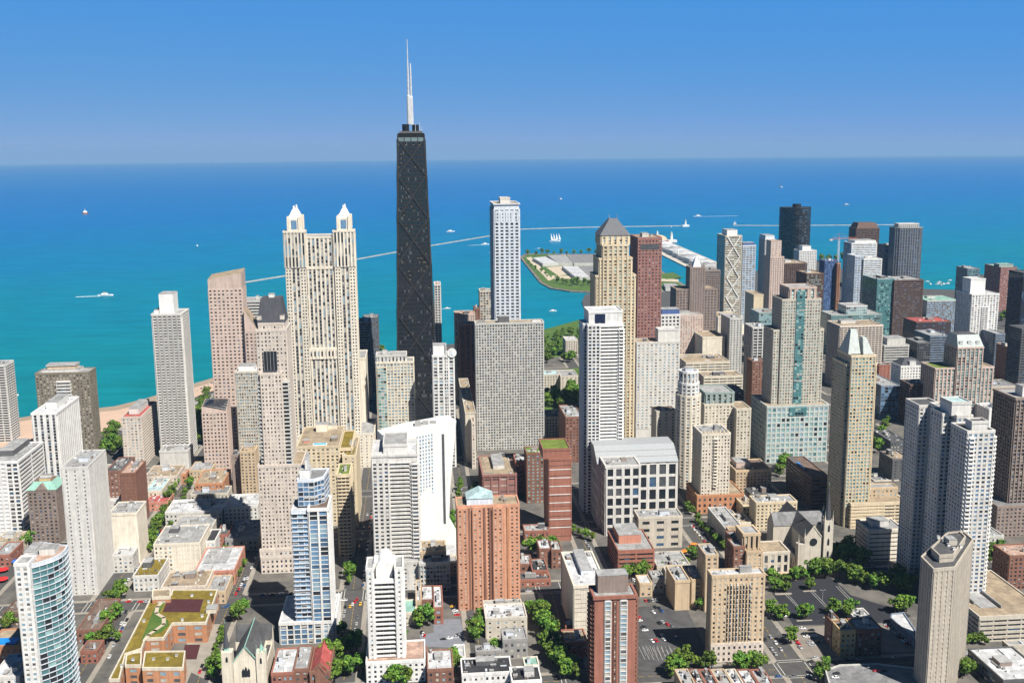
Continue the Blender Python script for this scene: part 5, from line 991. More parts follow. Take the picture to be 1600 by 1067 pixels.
row(1302,870,1352,890,12,'wide bright tree beside the cathedral',1.35,9); row(1300,900,1420,930,17,'tree in the deep shade of the long white slab',1.2,14); row(1395,960,1418,955,4,'tree beside the white roofed shed',1.1,3)
row(590,1000,600,950,0,'',1); row(630,1000,652,1040,4,'small tree on the pink roof terrace side of the barrel roofed tower',.7,3); row(1090,960,1100,930,2,'tree behind the tan brick tower',.8,2); row(690,1040,700,1062,3,'tree in the yard between the white roofed row houses',1,3); row(80,1010,110,1060,4,'tree right of the curved blue glass tower',.9,4); row(1500,1012,1545,1005,5,'small tree in front of the beige parking garage',.8,4); row(1275,1066,1296,1050,3,'tree at the corner of the roof parking deck',1,3); row(1540,880,1560,872,4,'tree right of the long white slab foot',1.2,4); row(1500,1062,1520,1050,4,'tree at the foot of the six sided tower',1,4)
row(166,690,186,672,10,'tree in the beach park left of the grey slab tower',1.3,8); row(164,712,190,700,8,'tree in the beach park near the dark roofed brick block',1.3,8); row(236,690,246,655,7,'tree between the grey slab and the white gridded tower',1.2,3); row(303,700,318,640,14,'tree in the park right of the white gridded tower',1.3,4); row(310,650,330,612,7,'tree along the shore road behind the pink towers',1.1,4)
row(1116,532,1136,524,4,'tree below the brown stepped hotel',1.2,3); row(582,553,602,551,4,'tree at the shore left of the black tower',1.2,3)
row(1214,745,1230,728,6,'dark leafy tree in the yard left of the pool roofed garage',1.3,3); row(1370,700,1386,662,6,'tree in the square below the blue glass cube',1.2,3); row(1368,712,1374,690,3,'tree right of the pyramid topped tower',1.2,2)
for k in range(115):
    x=rnd.uniform(852,908); y=rnd.uniform(520,642)
    if 568<y<598 or (y>600 and rnd.random()<.3): continue
    tree(x,y,'tree in the lakeside park seen between the wide slab and the white balcony tower','park trees beyond the wide slab',1.35)
row(820,400,945,396,12,'tree along the lake edge of the filtration plant',1.5,2); row(868,444,930,447,9,'tree on the near lawn of the filtration plant',1.5,3); row(822,410,860,436,6,'bush on the left edge of the plant road',.9,2)
row(1278,408,1330,408,9,'tree on the shore behind the blue clad tower',1.8,3); row(1560,500,1600,515,5,'tree among the roofs at the far right',1.4,6)
TREES.sort(key=lambda t_: (t_[0]-CAM).length/t_[3])
for t_ in TREES[:296]: plant_tree(*t_)
far_t=MB(); far_c=MB()
for p,l_,g_,s in TREES[296:]:
    k=NT[0]%7; NT[0]+=1; a=rnd.random()*6.28; ca,sa=math.cos(a)*s,math.sin(a)*s
    for me in TP[k]:
        for po in me.polygons: far_t.add([(p.x+ca*v.x-sa*v.y,p.y+sa*v.x+ca*v.y,p.z+v.z*s) for v in (me.vertices[i].co for i in po.vertices)],[tuple(range(len(po.vertices)))],me.materials[po.material_index])
o=far_t.build('distant_trees'); o['kind']='stuff'; o['label']='distant trees along the shore and in the lakeside parks'
# ------------------------------------------------------------------ cars
CARC=dict(white=(.75,.75,.75),black=(.012,.012,.014),silver=(.42,.43,.45),red=(.5,.015,.02),blue=(.03,.09,.25),grey=(.13,.135,.14),yellow=(.80,.45,.02)); CP={}
TYRE=mat('tyre',(.015,.015,.016)); RIM=mat('wheel_rim',(.4,.4,.42),.4)
def car_meshes(c):
    if c in CP: return CP[c]
    pm=bpy.data.materials.new('car_paint_'+c); pm.use_nodes=True; q=pm.node_tree.nodes['Principled BSDF']; q.inputs['Base Color'].default_value=(*CARC[c],1); q.inputs['Roughness'].default_value=.25; q.inputs['Coat Weight'].default_value=.6
    def loft(secs,ma,name):
        m_=MB(); n=len(secs[0]); V_=[p for s in secs for p in s]; m_.add(V_,[(i*n+k,i*n+(k+1)%n,(i+1)*n+(k+1)%n,(i+1)*n+k) for i in range(len(secs)-1) for k in range(n)]+[tuple(range(n-1,-1,-1)),tuple((len(secs)-1)*n+k for k in range(n))],ma); return m_.mesh(name)
    sec=lambda x,w_,z0,z1: [(x,-w_,z0),(x,w_,z0),(x,w_,z1-.12),(x,w_-.14,z1),(x,-w_+.14,z1),(x,-w_,z1-.12)]
    body=loft([sec(-2.25,.78,.35,.75),sec(-2.1,.88,.25,.88),sec(-.9,.92,.22,.95),(sec(.9,.92,.22,.92)),sec(2.0,.86,.25,.78),sec(2.3,.72,.35,.62)],pm,'body')
    gl=loft([sec(-1.75,.74,.9,.95),sec(-1.25,.70,.9,1.38),sec(.2,.70,.9,1.42),sec(.95,.76,.88,.95)],G['dark'],'glass'); rf=MB(); rf.box(-1.2,-.62,1.4,.25,.62,1.47,pm)
    wh=MB(); ring=lambda y,r_,n=12:[(r_*math.cos(2*math.pi*k/n),y,r_*math.sin(2*math.pi*k/n)) for k in range(n)]
    wh.add(ring(-.12,.34)+ring(.12,.34),[(k,(k+1)%12,12+(k+1)%12,12+k) for k in range(12)]+[tuple(range(11,-1,-1)),tuple(range(12,24))],TYRE); wh.add(ring(-.13,.18)+ring(.13,.18),[tuple(range(11,-1,-1)),tuple(range(12,24))],RIM)
    hl=MB(); hl.box(2.2,-.15,.5,2.31,.15,.66,RIM)
    CP[c]=dict(body=body,glass=gl,roof=rf.mesh('roof'),wheel=wh.mesh('wheel'),headlight=hl.mesh('headlight')); return CP[c]
def car(x,y,rz,c,where,z=0,van=False):
    p=gz(x,y,z+.02); M=car_meshes(c); nm='taxi' if c=='yellow' else 'van' if van else 'car'
    r=empty(nm,(p.x,p.y,p.z),f"{c} {nm} {where}",nm,'vehicles '+where,rz+(math.pi if rnd.random()<.5 else 0)+rnd.uniform(-.03,.03))
    if van: r.scale=(1.15,1.1,1.5)
    def ch(n,loc=(0,0,0)): o=bpy.data.objects.new(n,M[n]); COL.objects.link(o); o.parent=r; o.location=loc
    ch('body'); ch('glass'); ch('roof')
    for sx in (-1.4,1.4):
        for sy in (-.82,.82): ch('wheel',(sx,sy,.34))
    for sy in (-.55,.55): ch('headlight',(0,sy,0))
CC=['white','black','silver','silver','grey','red','blue','white','black']
def cars(x0,y0,x1,y1,n,rz,where,z=0,cols=None,jit=.3):
    for i in range(n): t=(i+.5)/n; car(x0+(x1-x0)*t+rnd.uniform(-jit,jit),y0+(y1-y0)*t+rnd.uniform(-jit,jit),rz,(cols or CC)[i%len(cols or CC)] if cols else rnd.choice(CC),where,z)
H_=math.pi/2
W1='in the row along the back wall of the weathered car park'; cars(1006,939,1028,938,4,0,W1,.2,['red','black','silver','white'])
for (x,y,c) in ((1021,957,'white'),(1034,955,'blue'),(1030,951,'black'),(1024,949,'black')): car(x,y,0.3,c,'in the middle aisle of the weathered car park',.2)
for (x,y,c) in ((1030,974,'black'),(1035,972,'silver'),(1043,976,'red'),(1049,978,'grey')): car(x,y,.3,c,'in the second aisle of the weathered car park',.2)
for (x,y,c) in ((1019,1002,'white'),(1025,1001,'red'),(1037,999,'white'),(1035,993,'silver'),(1056,996,'blue')): car(x,y,.3,c,'in the front aisle of the weathered car park',.2)
for (x,y,c) in ((999,970,'white'),(997,965,'red'),(1008,985,'white'),(1006,980,'black')): car(x,y,H_,c,'beside the red brick foreground tower',.2)
cars(1049,936,1056,948,3,.4,'by the tan party wall block',.2); cars(1072,931,1092,931,4,H_,'behind the tan party walls',.2)
for (x,y,c) in ((1257,991,'black'),(1268,985,'black'),(1260,995,'white'),(1272,994,'white'),(1266,1004,'silver'),(1279,1003,'black'),(1269,1008,'silver'),(1254,982,'white')): car(x,y,H_*.85,c,'in the small gravel lot',.2)
cars(1239,990,1251,1014,5,.2,'along the left edge of the small gravel lot',.2); cars(1292,985,1300,1000,3,.2,'along the right edge of the small gravel lot',.2); cars(1272,1028,1276,1028,1,H_,'stopped on the road below the small gravel lot')
cars(1385,976,1420,1008,12,.9,'in the angled row beside the long white shed',.2,['white','red','silver','black','white','silver','grey','black','red','white','white','red'])
car(1226,963,H_,'white','on the kerb at the corner of the dark car park',.2,True)
cars(1308,1049,1304,1062,2,H_*.9,'on the grey roof parking deck',7.1,['black','white']); cars(1365,1048,1385,1048,2,H_,'in the shaded half of the grey roof deck',7.1,['red','black'])
hg=H=gz(1560,930,14).z
for x,y in ((1563,906),(1579,919),(1566,1004)): pass
car(1563,906,H_,'white','at the back of the beige garage deck',14); car(1579,919,H_,'silver','near the front of the beige garage deck',14)
W2='parked along the right hand street beside the pale long hall'; cars(1079,820,1102,848,6,0,W2); cars(1095,868,1090,860,2,0,'driving toward the orange stone base'); car(1083,823,0,'red','turning at the orange stone base corner')
cars(1200,990,1224,1020,3,0,'parked on the avenue right of the tan brick tower'); cars(1180,1026,1196,1035,3,0,'waiting beside the foot of the tan brick tower'); cars(1205,1058,1275,1056,3,H_,'crossing the bottom right crossing')
W3='driving on the left avenue beside the brick school'; cars(168,1035,206,930,6,0,W3,0,['white','silver','red','white','black','white']); cars(186,992,200,966,4,0,'parked below the dense courtyard trees',0,['red','blue','white','black'])
cars(205,910,222,868,5,0,'parked by the tall plain white tower'); cars(245,848,290,766,14,0,'parked in the tree lined street'); cars(196,940,244,941,5,H_,'on the cross street above the brick school')
cars(318,1000,328,962,0,0,''); cars(310,1055,318,1035,2,0,'on the narrow street left of the church'); cars(350,950,360,945,2,H_,'on the cross street behind the church')
cars(368,930,385,900,8,0,'queuing beside the dark slate annex',0,['red','black','red','silver','white','black','white','grey']); cars(545,950,560,935,4,0,'at the crossing right of the blue glass tower',0,['yellow','white','red','red'])
car(563,944,0,'yellow','at the crossing beside the barrel roofed tower'); car(538,938,H_,'white','at the crosswalk under the blue glass tower'); cars(552,1000,560,960,4,0,'in the shaded street left of the barrel roofed tower')
cars(707,946,715,963,5,H_,'in the alley row beside the grey car deck',0,['yellow','black','white','silver','red']); cars(688,1000,716,995,3,H_,'on the grey car deck',0,['black','white','silver']); cars(658,988,664,994,3,0,'under the tree by the grey car deck',0,['black','white','red'])
cars(715,720,735,880,9,0,'in the shaded street below the wide slab'); car(722,685,0,'white','at the top of the shaded street below the wide slab',0,True)
cars(812,925,830,924,2,H_,'on the shaded street right of the orange tower',0,['black','silver']); cars(735,960,738,1005,4,0,'in the alley left of the walk ups'); cars(905,835,925,860,5,0,'on the shaded street left of the white office block')
cars(988,905,1000,913,5,0,'in the tiny yard beside the tan cafe house',.2,['white','white','silver','black','white']); cars(1100,935,1180,920,0,0,''); cars(560,860,575,800,6,0,'in the shaded street right of the tan balcony slab')
cars(1205,902,1290,894,6,H_,'on the street in front of the cathedral'); cars(1320,880,1400,890,8,H_,'along the street below the low ribbon window office'); cars(1448,1030,1560,1016,0,0,'')
cars(1525,1030,1555,1050,6,0,'in the yard left of the black pavilion',.2)
cars(306,612,334,597,5,.9,'on the lake shore road'); cars(860,533,885,520,4,H_*.5,'on the park road beyond the wide slab')
def kerb_cars(e0,n0,e1,n1,step,rz,where):
    L_=math.hypot(e1-e0,n1-n0); k=0.
    while k<L_:
        if rnd.random()<.62:
            t=k/L_; e,n=e0+(e1-e0)*t,n0+(n1-n0)*t
            crossing=any(abs(n-c)<h+5 for c,h in (EWw if e<-560 else EWe)) if rz else any(abs(e-c)<h+5 for c,h in NSs)
            if not crossing:
                c=rnd.choice(CC); M=car_meshes(c); r=empty('car',(e,n,.02),f'{c} car {where}','car','vehicles '+where,rz)
                for nm,lc in (('body',(0,0,0)),('glass',(0,0,0)),('roof',(0,0,0)),('headlight',(0,-.55,0)),('headlight',(0,.55,0)),('wheel',(-1.4,-.82,.34)),('wheel',(-1.4,.82,.34)),('wheel',(1.4,-.82,.34)),('wheel',(1.4,.82,.34))):
                    o=bpy.data.objects.new(nm,M[nm]); COL.objects.link(o); o.parent=r; o.location=lc
        k+=step
kerb_cars(-541,-330,-541,-235,7,H_,'parked on the far kerb in front of the cathedral'); kerb_cars(-686,-380,-686,-235,8,H_,'parked on the far kerb of the bottom right road')
kerb_cars(-680,-225,-560,-225,7,0,'parked on the left kerb beside the tan brick tower'); kerb_cars(-535,-237,-430,-237,7,0,'parked on the right kerb opposite the orange parasols')
kerb_cars(-680,60,-560,60,8,0,'parked in the street between the blue glass tower and the barrel roofed tower'); kerb_cars(-530,49,-330,49,9,0,'parked in the street right of the tan hotel')
kerb_cars(-680,227,-560,227,8,0,'parked on the courtyard side of the left avenue'); kerb_cars(-535,231,-330,231,9,0,'parked on the near kerb of the tree lined street')
kerb_cars(-540,60,-540,140,7,H_,'parked on the cross street behind the blue glass tower podium'); kerb_cars(-535,139,-440,139,7,0,'parked in the narrow street right of the white roofed gallery')
# patio umbrellas and awnings
def parasol(x,y,c,label,r=2.2):
    p=gz(x,y,.2); R_=empty('parasol',(p.x,p.y,.2),label,'parasol',None); m_=MB(); m_.bar((0,0,0),(0,0,2.6),.06,RIM,6); m_.build('pole',R_); m_=MB(); n=8
    m_.add([(r*math.cos(2*math.pi*k/n),r*math.sin(2*math.pi*k/n),2.2) for k in range(n)]+[(0,0,3.1),(0,0,2.95)],[(k,(k+1)%n,n) for k in range(n)]+[((k+1)%n,k,n+1) for k in range(n)],c); m_.build('canopy',R_)
oc=mat('orange_canvas',(.75,.22,.03)); rc=mat('red_canvas',(.6,.03,.03)); bc=mat('blue_canvas',(.05,.15,.5))
for k,(x,y) in enumerate(((1058,868),(1064,866),(1070,864),(1075,862),(1080,858),(1084,853))): parasol(x,y,oc,('large orange parasol at the left end of the patio','second orange parasol of the patio','third orange parasol of the patio, in the middle','fourth orange parasol of the patio','fifth orange parasol of the patio near the street','orange parasol at the street end of the patio')[k],3)
parasol(1160,1036,rc,'big red parasol at the foot of the tan brick tower',4.5); parasol(22,880,bc,'blue canopy by the left edge street',4); parasol(4,893,rc,'red canopy at the left edge, upper one',5); parasol(3,908,rc,'red canopy at the left edge, lower one',5)
# lamp posts
def lamp(x,y,label):
    p=gz(x,y,.1); R_=empty('street_lamp',(p.x,p.y,.15),label,'street lamp','lamp posts'); m_=MB(); m_.bar((0,0,0),(0,0,9),.16,RIM,6,.1); m_.build('pole',R_)
    for s in (-1,1): m_=MB(); m_.bar((0,0,9),(0,s*1.6,9.2),.08,RIM); m_.box(-.2,s*1.6-.5,9.1,.2,s*1.6+.5,9.35,RIM); m_.build('lamp_head',R_)
for x,y,l in ((1297,1018,'tall twin lamp post at the small gravel lot'),(1352,1064,'tall twin lamp post on the shaded roof deck'),(1285,940,'lamp post in the middle of the dark car park'),(1118,1030,'lamp post at the left foot of the tan brick tower'),(1216,1000,'lamp post on the avenue right of the tan brick tower'),(1430,985,'lamp post beside the long white shed')): lamp(x,y,l)
# car park lines
mk=MB(); up=.215
def line(x0,y0,x1,y1,w_=.12,z=up):
    a=gz(x0,y0,z); c=gz(x1,y1,z); d=(c-a); d.z=0; u=d.normalized(); n_=Vector((-u.y,u.x,0))*w_; mk.add([a-n_,c-n_,c+n_,a+n_],[(0,1,2,3),],paint)
for x0,y0,x1,y1 in ((1225,926,1248,950),(1228,925,1251,950),(1265,922,1290,948),(1268,921,1293,947),(1306,915,1328,938),(1310,915,1332,938)): line(x0,y0,x1,y1)
for k in range(9): line(998+k*7,1010+k*.2,1008+k*7,1030+k*.2,.08)
for k in range(8): line(1003+k*6,1008,1009+k*6,1024,.06)
o=mk.build('parking_lines'); o['kind']='structure'
for q in (((1210,927),(1236,926),(1238,929),(1212,930)),((1254,923),(1274,922),(1276,924),(1256,925)),((1244,969),(1268,968),(1270,970),(1246,971)),((1285,964),(1309,963),(1311,965),(1287,966))): quad('planting_island',q,.34,walk)
# ------------------------------------------------------------------ lake things
WH=mat('boat_white',(.8,.8,.8),.4); FOAM=mat('foam',(.6,.72,.74),.9,.2,.3)
def boat(x,y,L_,rz,label,wake=0,sails=0,cat='boat'):
    p=gz(x,y,-1.6); R_=empty('sailing_boat' if sails else 'motor_boat',(p.x,p.y,-1.75-((p.x-CAM.x)**2+(p.y-CAM.y)**2)/(2*7.4e6)),label,cat,None,rz); w_=L_*.14; m_=MB()
    s=[(-L_/2,w_*.8),(0,w_),(L_*.3,w_*.75),(L_/2,.05)]; rg=[]
    for x_,q in s: rg+= [(x_,-q*.6,-.3),(x_,q*.6,-.3),(x_,q,L_*.10),(x_,-q,L_*.10)]
    m_.add(rg,[(i*4+k,i*4+(k+1)%4,i*4+4+(k+1)%4,i*4+4+k) for i in range(3) for k in range(4)]+[(3,2,1,0),(12,13,14,15)],WH); m_.build('hull',R_)
    m_=MB(); m_.box(-L_*.25,-w_*.6,L_*.1,L_*.15,w_*.6,L_*.2,WH); m_.box(-L_*.15,-w_*.45,L_*.2,L_*.05,w_*.45,L_*.27,W('grey')); m_.build('cabin',R_)
    for k in range(sails):
        x_=(k-(sails-1)/2)*L_*.24; m_=MB(); m_.bar((x_,0,0),(x_,0,L_*.8),L_*.008,W('brown'),6); m_.build('mast',R_); m_=MB(); m_.add([(x_,.1,L_*.16),(x_+L_*.2,.5,L_*.18),(x_,.1,L_*.75),(x_-L_*.02,-.1,L_*.75),(x_+L_*.2,.3,L_*.17),(x_,-.1,L_*.15)],[(0,1,2),(5,3,4),(0,2,3,5),(1,4,3,2)],WH); m_.build('sail',R_)
    if wake:
        z=.15; m_=MB(); v=[]; n=14
        for k in range(n): t=k/(n-1); hw=w_*(.5+1.6*t**.6)*(1+.25*math.sin(k*2.1)); v+=[(-L_*.3-wake*t,-hw*(1-.5*t),z),(-L_*.3-wake*t,hw*(1-.5*t),z)]
        m_.add(v,[(2*k,2*k+2,2*k+3,2*k+1)[::-1] for k in range(n-1)],FOAM); wk=m_.build('wake',None,(0,0,0)); wk.location=R_.location; wk.rotation_euler.z=rz; wk['kind']='stuff'; wk['label']='foam trail behind the '+label[:40]
boat(165,462,34,-1.45,'fast white motor boat left of the white gridded tower',55); boat(308,384,22,.3,'small white boat above the pink granite tower'); boat(704,362,36,-1.3,'white cabin cruiser between the black and the white tower'); boat(758,382,30,-1.25,'speeding boat just left of the tall white tower',60)
boat(867,377,40,-1.5,'tall ship with four white sails off the filtration plant',0,4,'sailing ship'); boat(864,486,16,-1.4,'white motor boat in the calm bay below the peninsula'); boat(699,482,14,-1.4,'small motor boat right of the black tower',12); boat(1090,338,40,1.62,'white boat with a very long wake beyond the lighthouse',190)
boat(875,311,40,.4,'lone sailing boat far out above the peninsula',0,1,'sailing boat'); boat(1219,292,50,.4,'distant sailing boat left of the black lobed tower, far out',0,1,'sailing boat'); boat(1322,320,40,1.2,'tiny distant boat beyond the far right breakwater'); boat(28,617,8,.3,'tiny motor boat near the beach'); boat(766,395,9,-1.4,'small boat touching the edge of the tall white tower'); boat(1047,354,20,.3,'small sailing boat left of the lighthouse',0,1,'sailing boat'); boat(842,388,10,-1.4,'little boat off the peninsula trees',14)
def crib():
    p=gz(133,334,-1.6); R_=empty('water_crib',(p.x,p.y,-4),'round white water intake house far out on the left','intake house'); m_=MB(); n=14
    m_.prism([(16*math.cos(2*math.pi*k/n),16*math.sin(2*math.pi*k/n)) for k in range(n)],0,9,W('redbrick')); m_.build('base',R_); m_=MB(); m_.prism([(12*math.cos(2*math.pi*k/n),12*math.sin(2*math.pi*k/n)) for k in range(n)],9,17,W('white'),top=[(9*math.cos(2*math.pi*k/n),9*math.sin(2*math.pi*k/n)) for k in range(n)]); m_.build('house',R_); m_=MB(); m_.bar((0,0,17),(0,0,30),2,W('white'),8,1); m_.build('light_tower',R_)
crib()
BW=[(380,441),(445,430.5),(555,405),(675,383),(768,367.5),(815,357.5),(880,355.5),(940,354),(1066,352.3)]
def breakwater(P_,label):
    p=[gz(*q) for q in P_]; R_=empty('breakwater',(p[0].x,p[0].y,0),label,'breakwater'); m_=MB(); cm=mat('breakwater_stone',(.33,.33,.31),.9,.15,.05)
    for a,c in zip(p[:-1],p[1:]):
        d=(c-a); d.z=0; u=d.normalized(); n_=Vector((-u.y,u.x,0)); o_=p[0]
        dz=[-((q.x-CAM.x)**2+(q.y-CAM.y)**2)/(2*7.4e6) for q in (a,c)]
        v=[(q.x-o_.x+n_.x*s*w_,q.y-o_.y+n_.y*s*w_,z+k) for (q,k) in ((a,dz[0]),(c,dz[1])) for s,w_,z in ((-1,4,-4),(1,4,-4),(1,2,1.2),(-1,2,1.2))]
        m_.add(v,[(0,1,5,4),(1,2,6,5),(2,3,7,6),(3,0,4,7),(3,2,1,0),(4,5,6,7)],cm)
    m_.build('stone_wall',R_)
breakwater(BW,'long pale stone breakwater crossing the lake behind the towers'); breakwater([(1145,351.5),(1222,352),(1400,350.5)],'second breakwater right of the lighthouse gap')
def tower_light(x,y,s,label,z=0,name='lighthouse'):
    p=gz(x,y,z); R_=empty(name,(p.x,p.y,z-1.5-(2.0 if z<1 else 0)),label,'lighthouse' if name=='lighthouse' else 'tower'); n=12; c=lambda r_:[(r_*math.cos(2*math.pi*k/n),r_*math.sin(2*math.pi*k/n)) for k in range(n)]
    m_=MB(); m_.box(-9*s,-14*s,0,9*s,14*s,7*s,W('white')); m_.build('base_house',R_); m_=MB(); m_.prism(c(4.5*s),7*s,22*s,W('white'),top=c(3.2*s)); m_.build('shaft',R_); m_=MB(); m_.prism(c(4*s),22*s,23*s,W('white')); m_.prism(c(2.4*s),23*s,27*s,W('grey' if z<1 else 'white')); m_.prism(c(3*s),27*s,30*s,W('grey' if z<1 else 'copper'),top=c(.3)); m_.build('lantern_room',R_)
tower_light(1071,353,1.05,'white lighthouse at the end of the long breakwater')
tower_light(1148,349,.5,'small light at the start of the second breakwater')
# pier
def pier():
    o_=Vector((1480,-800,0)); R_=empty('pier_hall',o_,'long white exhibition pier with many gabled roofs running into the lake','pier')
    sheet('pier_deck',[(1420,-735),(1420,-850),(2440,-885),(2440,-770)],.8,concl,3)
    for k in range(11):
        x=1490+k*80-o_.x; y=-757-k*3.3-o_.y; m_=MB(); m_.prism([(x,y-4),(x,y-58),(x+66,y-58),(x+66,y-4)],.8,11+k%3*2,W('offwhite')); m_.build('hall_wall',R_)
        m_=MB(); h_=11+k%3*2; m_.add([(x-1,y-3,h_),(x-1,y-59,h_),(x+67,y-59,h_),(x+67,y-3,h_),(x+14,y-31,h_+8-k%2*3),(x+52,y-31,h_+8-k%2*3)],[(0,1,4),(1,2,5,4),(2,3,5),(3,0,4,5)],RF('white' if k%3 else 'light')); m_.build('hall_roof',R_)
        m_=MB(); m_.box(x+20,y-66,.8,x+44,y-58,9,W('brickbrown' if k%2 else 'copper')); m_.build('side_porch',R_)
    for k in range(3): m_=MB(); x=80+k*260; m_.bar((x,30-k*6,.8),(x,30-k*6,30),2.6,W('white'),6,1.4); m_.build('mast',R_)
    m_=MB(); n=16; x,y=2330-o_.x,-830-o_.y
    for j in range(5):
        a,c=j*math.pi/10,(j+1)*math.pi/10; m_.prism([(x+34*math.cos(a)*math.cos(2*math.pi*k/n),y+34*math.cos(a)*math.sin(2*math.pi*k/n)) for k in range(n)],12+18*math.sin(a),12+18*math.sin(c),W('tan'),top=[(x+(34*math.cos(c)+.1)*math.cos(2*math.pi*k/n),y+(34*math.cos(c)+.1)*math.sin(2*math.pi*k/n)) for k in range(n)])
    m_.box(x-32,y-32,.8,x+32,y+32,12,W('redbrick')); m_.build('ballroom_dome',R_)
pier()
tower_light(1049,378,1.25,'white tower with a domed top at the end of the pier, right one',2,'pier_tower'); tower_light(1027,374,1.1,'white tower with a domed top at the end of the pier, left one',2,'pier_tower')
# crane
def crane():
    E0=690; a=atE(1311,372,E0); R_=empty('tower_crane',(E0,a.y,0),'reddish tower crane beside the blue clad unfinished tower','crane'); z=a.z; cm=mat('crane_paint',(.42,.16,.12),.6)
    m_=MB()
    for sx in (-1,1):
        for sy in (-1,1): m_.bar((sx*1.3,sy*1.3,0),(sx*1.3,sy*1.3,z),.35,W('bluewhite'))
    k=0
    while k<z-6: m_.bar((-1.3,-1.3,k),(-1.3,1.3,k+6),.2,W('bluewhite')); m_.bar((-1.3,1.3,k+6),(-1.3,-1.3,k+6),.2,W('bluewhite')); k+=6
    m_.build('mast',R_); m_=MB(); yb=atE(1299,377,E0).y-a.y; yf=atE(1340,374,E0).y-a.y
    m_.bar((0,yb,z-2),(0,yf,z-1),.7,cm); m_.bar((0,yb*.6,z+1),(0,yf*.9,z+.6),.4,cm); m_.build('jib',R_); m_=MB(); m_.bar((0,0,z-2),(0,0,z+9),.8,cm,4,.2); m_.bar((0,0,z+9),(0,yb,z-1),.2,cm); m_.bar((0,0,z+9),(0,yf*.7,z-.5),.2,cm); m_.build('tower_head',R_); m_=MB(); m_.box(-2,yb-2,z-5,2,yb+4,z-2,W('concrete')); m_.build('counterweight',R_)
crane()
# marina
for k in range(13):
    x=rnd.uniform(1448,1486); y=438+rnd.random()*7; boat(x,y,12,rnd.choice([0,1.57])+rnd.uniform(-.1,.1),'white boat moored in the distant harbour on the right',0,0); bpy.context.scene.collection.objects
for o in COL.objects:
    if o.get('label')=='white boat moored in the distant harbour on the right': o['group']='boats in the distant harbour'
# ================================================================== low buildings, churches
def L(label, xl, xr, yt, yk, h, wall='tan', roof='light', st='low', eq=2, name='low_building', **kw):
    return T(name, label, xl, xr, yt, h=h, yk=yk, st=st, wall=wall, roof=roof, eq=eq, **kw)
L('cream department store with a planted corner roof on the tree lined street',240,312,850,822,22,'ivory','light',eq=6,skip=lambda i,j,nb,nf: nb > 8 and i > nb*.3)
L('white two storey corner shop with a sedum roof panel at the crossing',208,247,900,874,12,'offwhite','sedum',eq=1)
L('tan flat roofed store covered with vents behind the green roofed school',252,322,917,893,12,'beige','tan',eq=9)
L('tan low store with an awning front next to the vent covered roof',322,352,925,900,9,'tan','light',eq=2)
L('white roofed gallery with a black rectangle roof and a brick side wall',304,366,893,856,11,'coral','white',eq=1,pent=(.35,.98,.1,.7,.4,'darkgrey'))
L('small white house front beside a black roof left of the red rimmed roof',321,336,846,828,14,'white','black',eq=0)
L('small red rimmed roof terrace in the shadow edge',338,356,836,820,12,'redbrick','dark',eq=1)
L('long white roofed row of shops left of the shaded yard',258,346,800,781,13,'offwhite','white',eq=9)
L('pale roofed row in front of the long white roofs',268,330,828,806,14,'stone','light',eq=6)
L('white flat roof building half in shadow left of the mansard tower',350,402,792,773,15,'offwhite','white',eq=3)
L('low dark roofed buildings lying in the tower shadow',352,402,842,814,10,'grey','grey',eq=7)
L('brick roofed apartment wing beyond the pink granite tower foot',232,290,742,735,10,'terracotta','pink',eq=2)
L('grey brown gabled brick building between the two streets trees',120,156,985,938,9,'brickbrown','brown',eq=2)
L('small brick house with a flat roof by the street trees',126,152,1018,1002,8,'redbrick','brown',eq=1)
b=L('cream roof block with a blue rooftop pool at the lower left edge',-20,36,1010,984,16,'terracotta','tan',eq=0,keep=True)
e0,e1,n0,n1,h=b.r_; b.P('pool').box(e0+3,n0+6,h+.1,e0+12,n0+20,h+.6,mat('pool_blue',(.02,.25,.7),.3)); b.done()
L('white roofed building with a railed terrace at the lower left corner',-14,30,1058,1024,15,'offwhite','white',eq=4)
L('dark brown roof behind the pool terrace at the left edge',4,30,960,938,9,'brown','brown',eq=1)
L('small red building with a grey roof at the left edge',-10,15,868,848,9,'redbrick','light',eq=1)
L('cream flat roofs at the foot of the white tower at the left edge',-10,34,848,832,8,'cream','tan',eq=6)
L('stepped pale roof house in front of the copper roofed tower',48,100,872,856,12,'offwhite','light',eq=4)
L('white flat roofs row beyond the tree lined street',168,196,782,768,12,'offwhite','white',eq=4)
L('pale flat roofs beyond the slab tower with a red roof edge',150,200,738,726,9,'beige','light',eq=3)
L('tan brick flat roof block between the street and the pink granite tower',296,330,735,722,12,'tan','light',eq=2)
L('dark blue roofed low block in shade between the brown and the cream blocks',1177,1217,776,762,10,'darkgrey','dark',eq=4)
L('small sand coloured wing left of the cream block behind the church',1161,1178,790,774,13,'sand','tan',eq=1)
L('little beige annex beside the pale long hall',1152,1174,817,803,6,'cream','tan',eq=2)
L('low grey shop in front of the orange stone base',1120,1150,806,799,5,'stone','light',eq=2)
L('flat tan roofed annex below the right podium garage',1412,1440,800,770,12,'sand','tan',eq=4)
L('brown low block between the pool roofed garage and the tall tan tower',1298,1322,770,748,14,'taupe','brown',eq=3)
L('grey low blocks lined up behind the long white slab',1556,1600,720,690,16,'concrete','light',eq=6)
L('dark low block right of the blue glass cube square',1392,1416,690,672,14,'darkgrey','dark',eq=3)
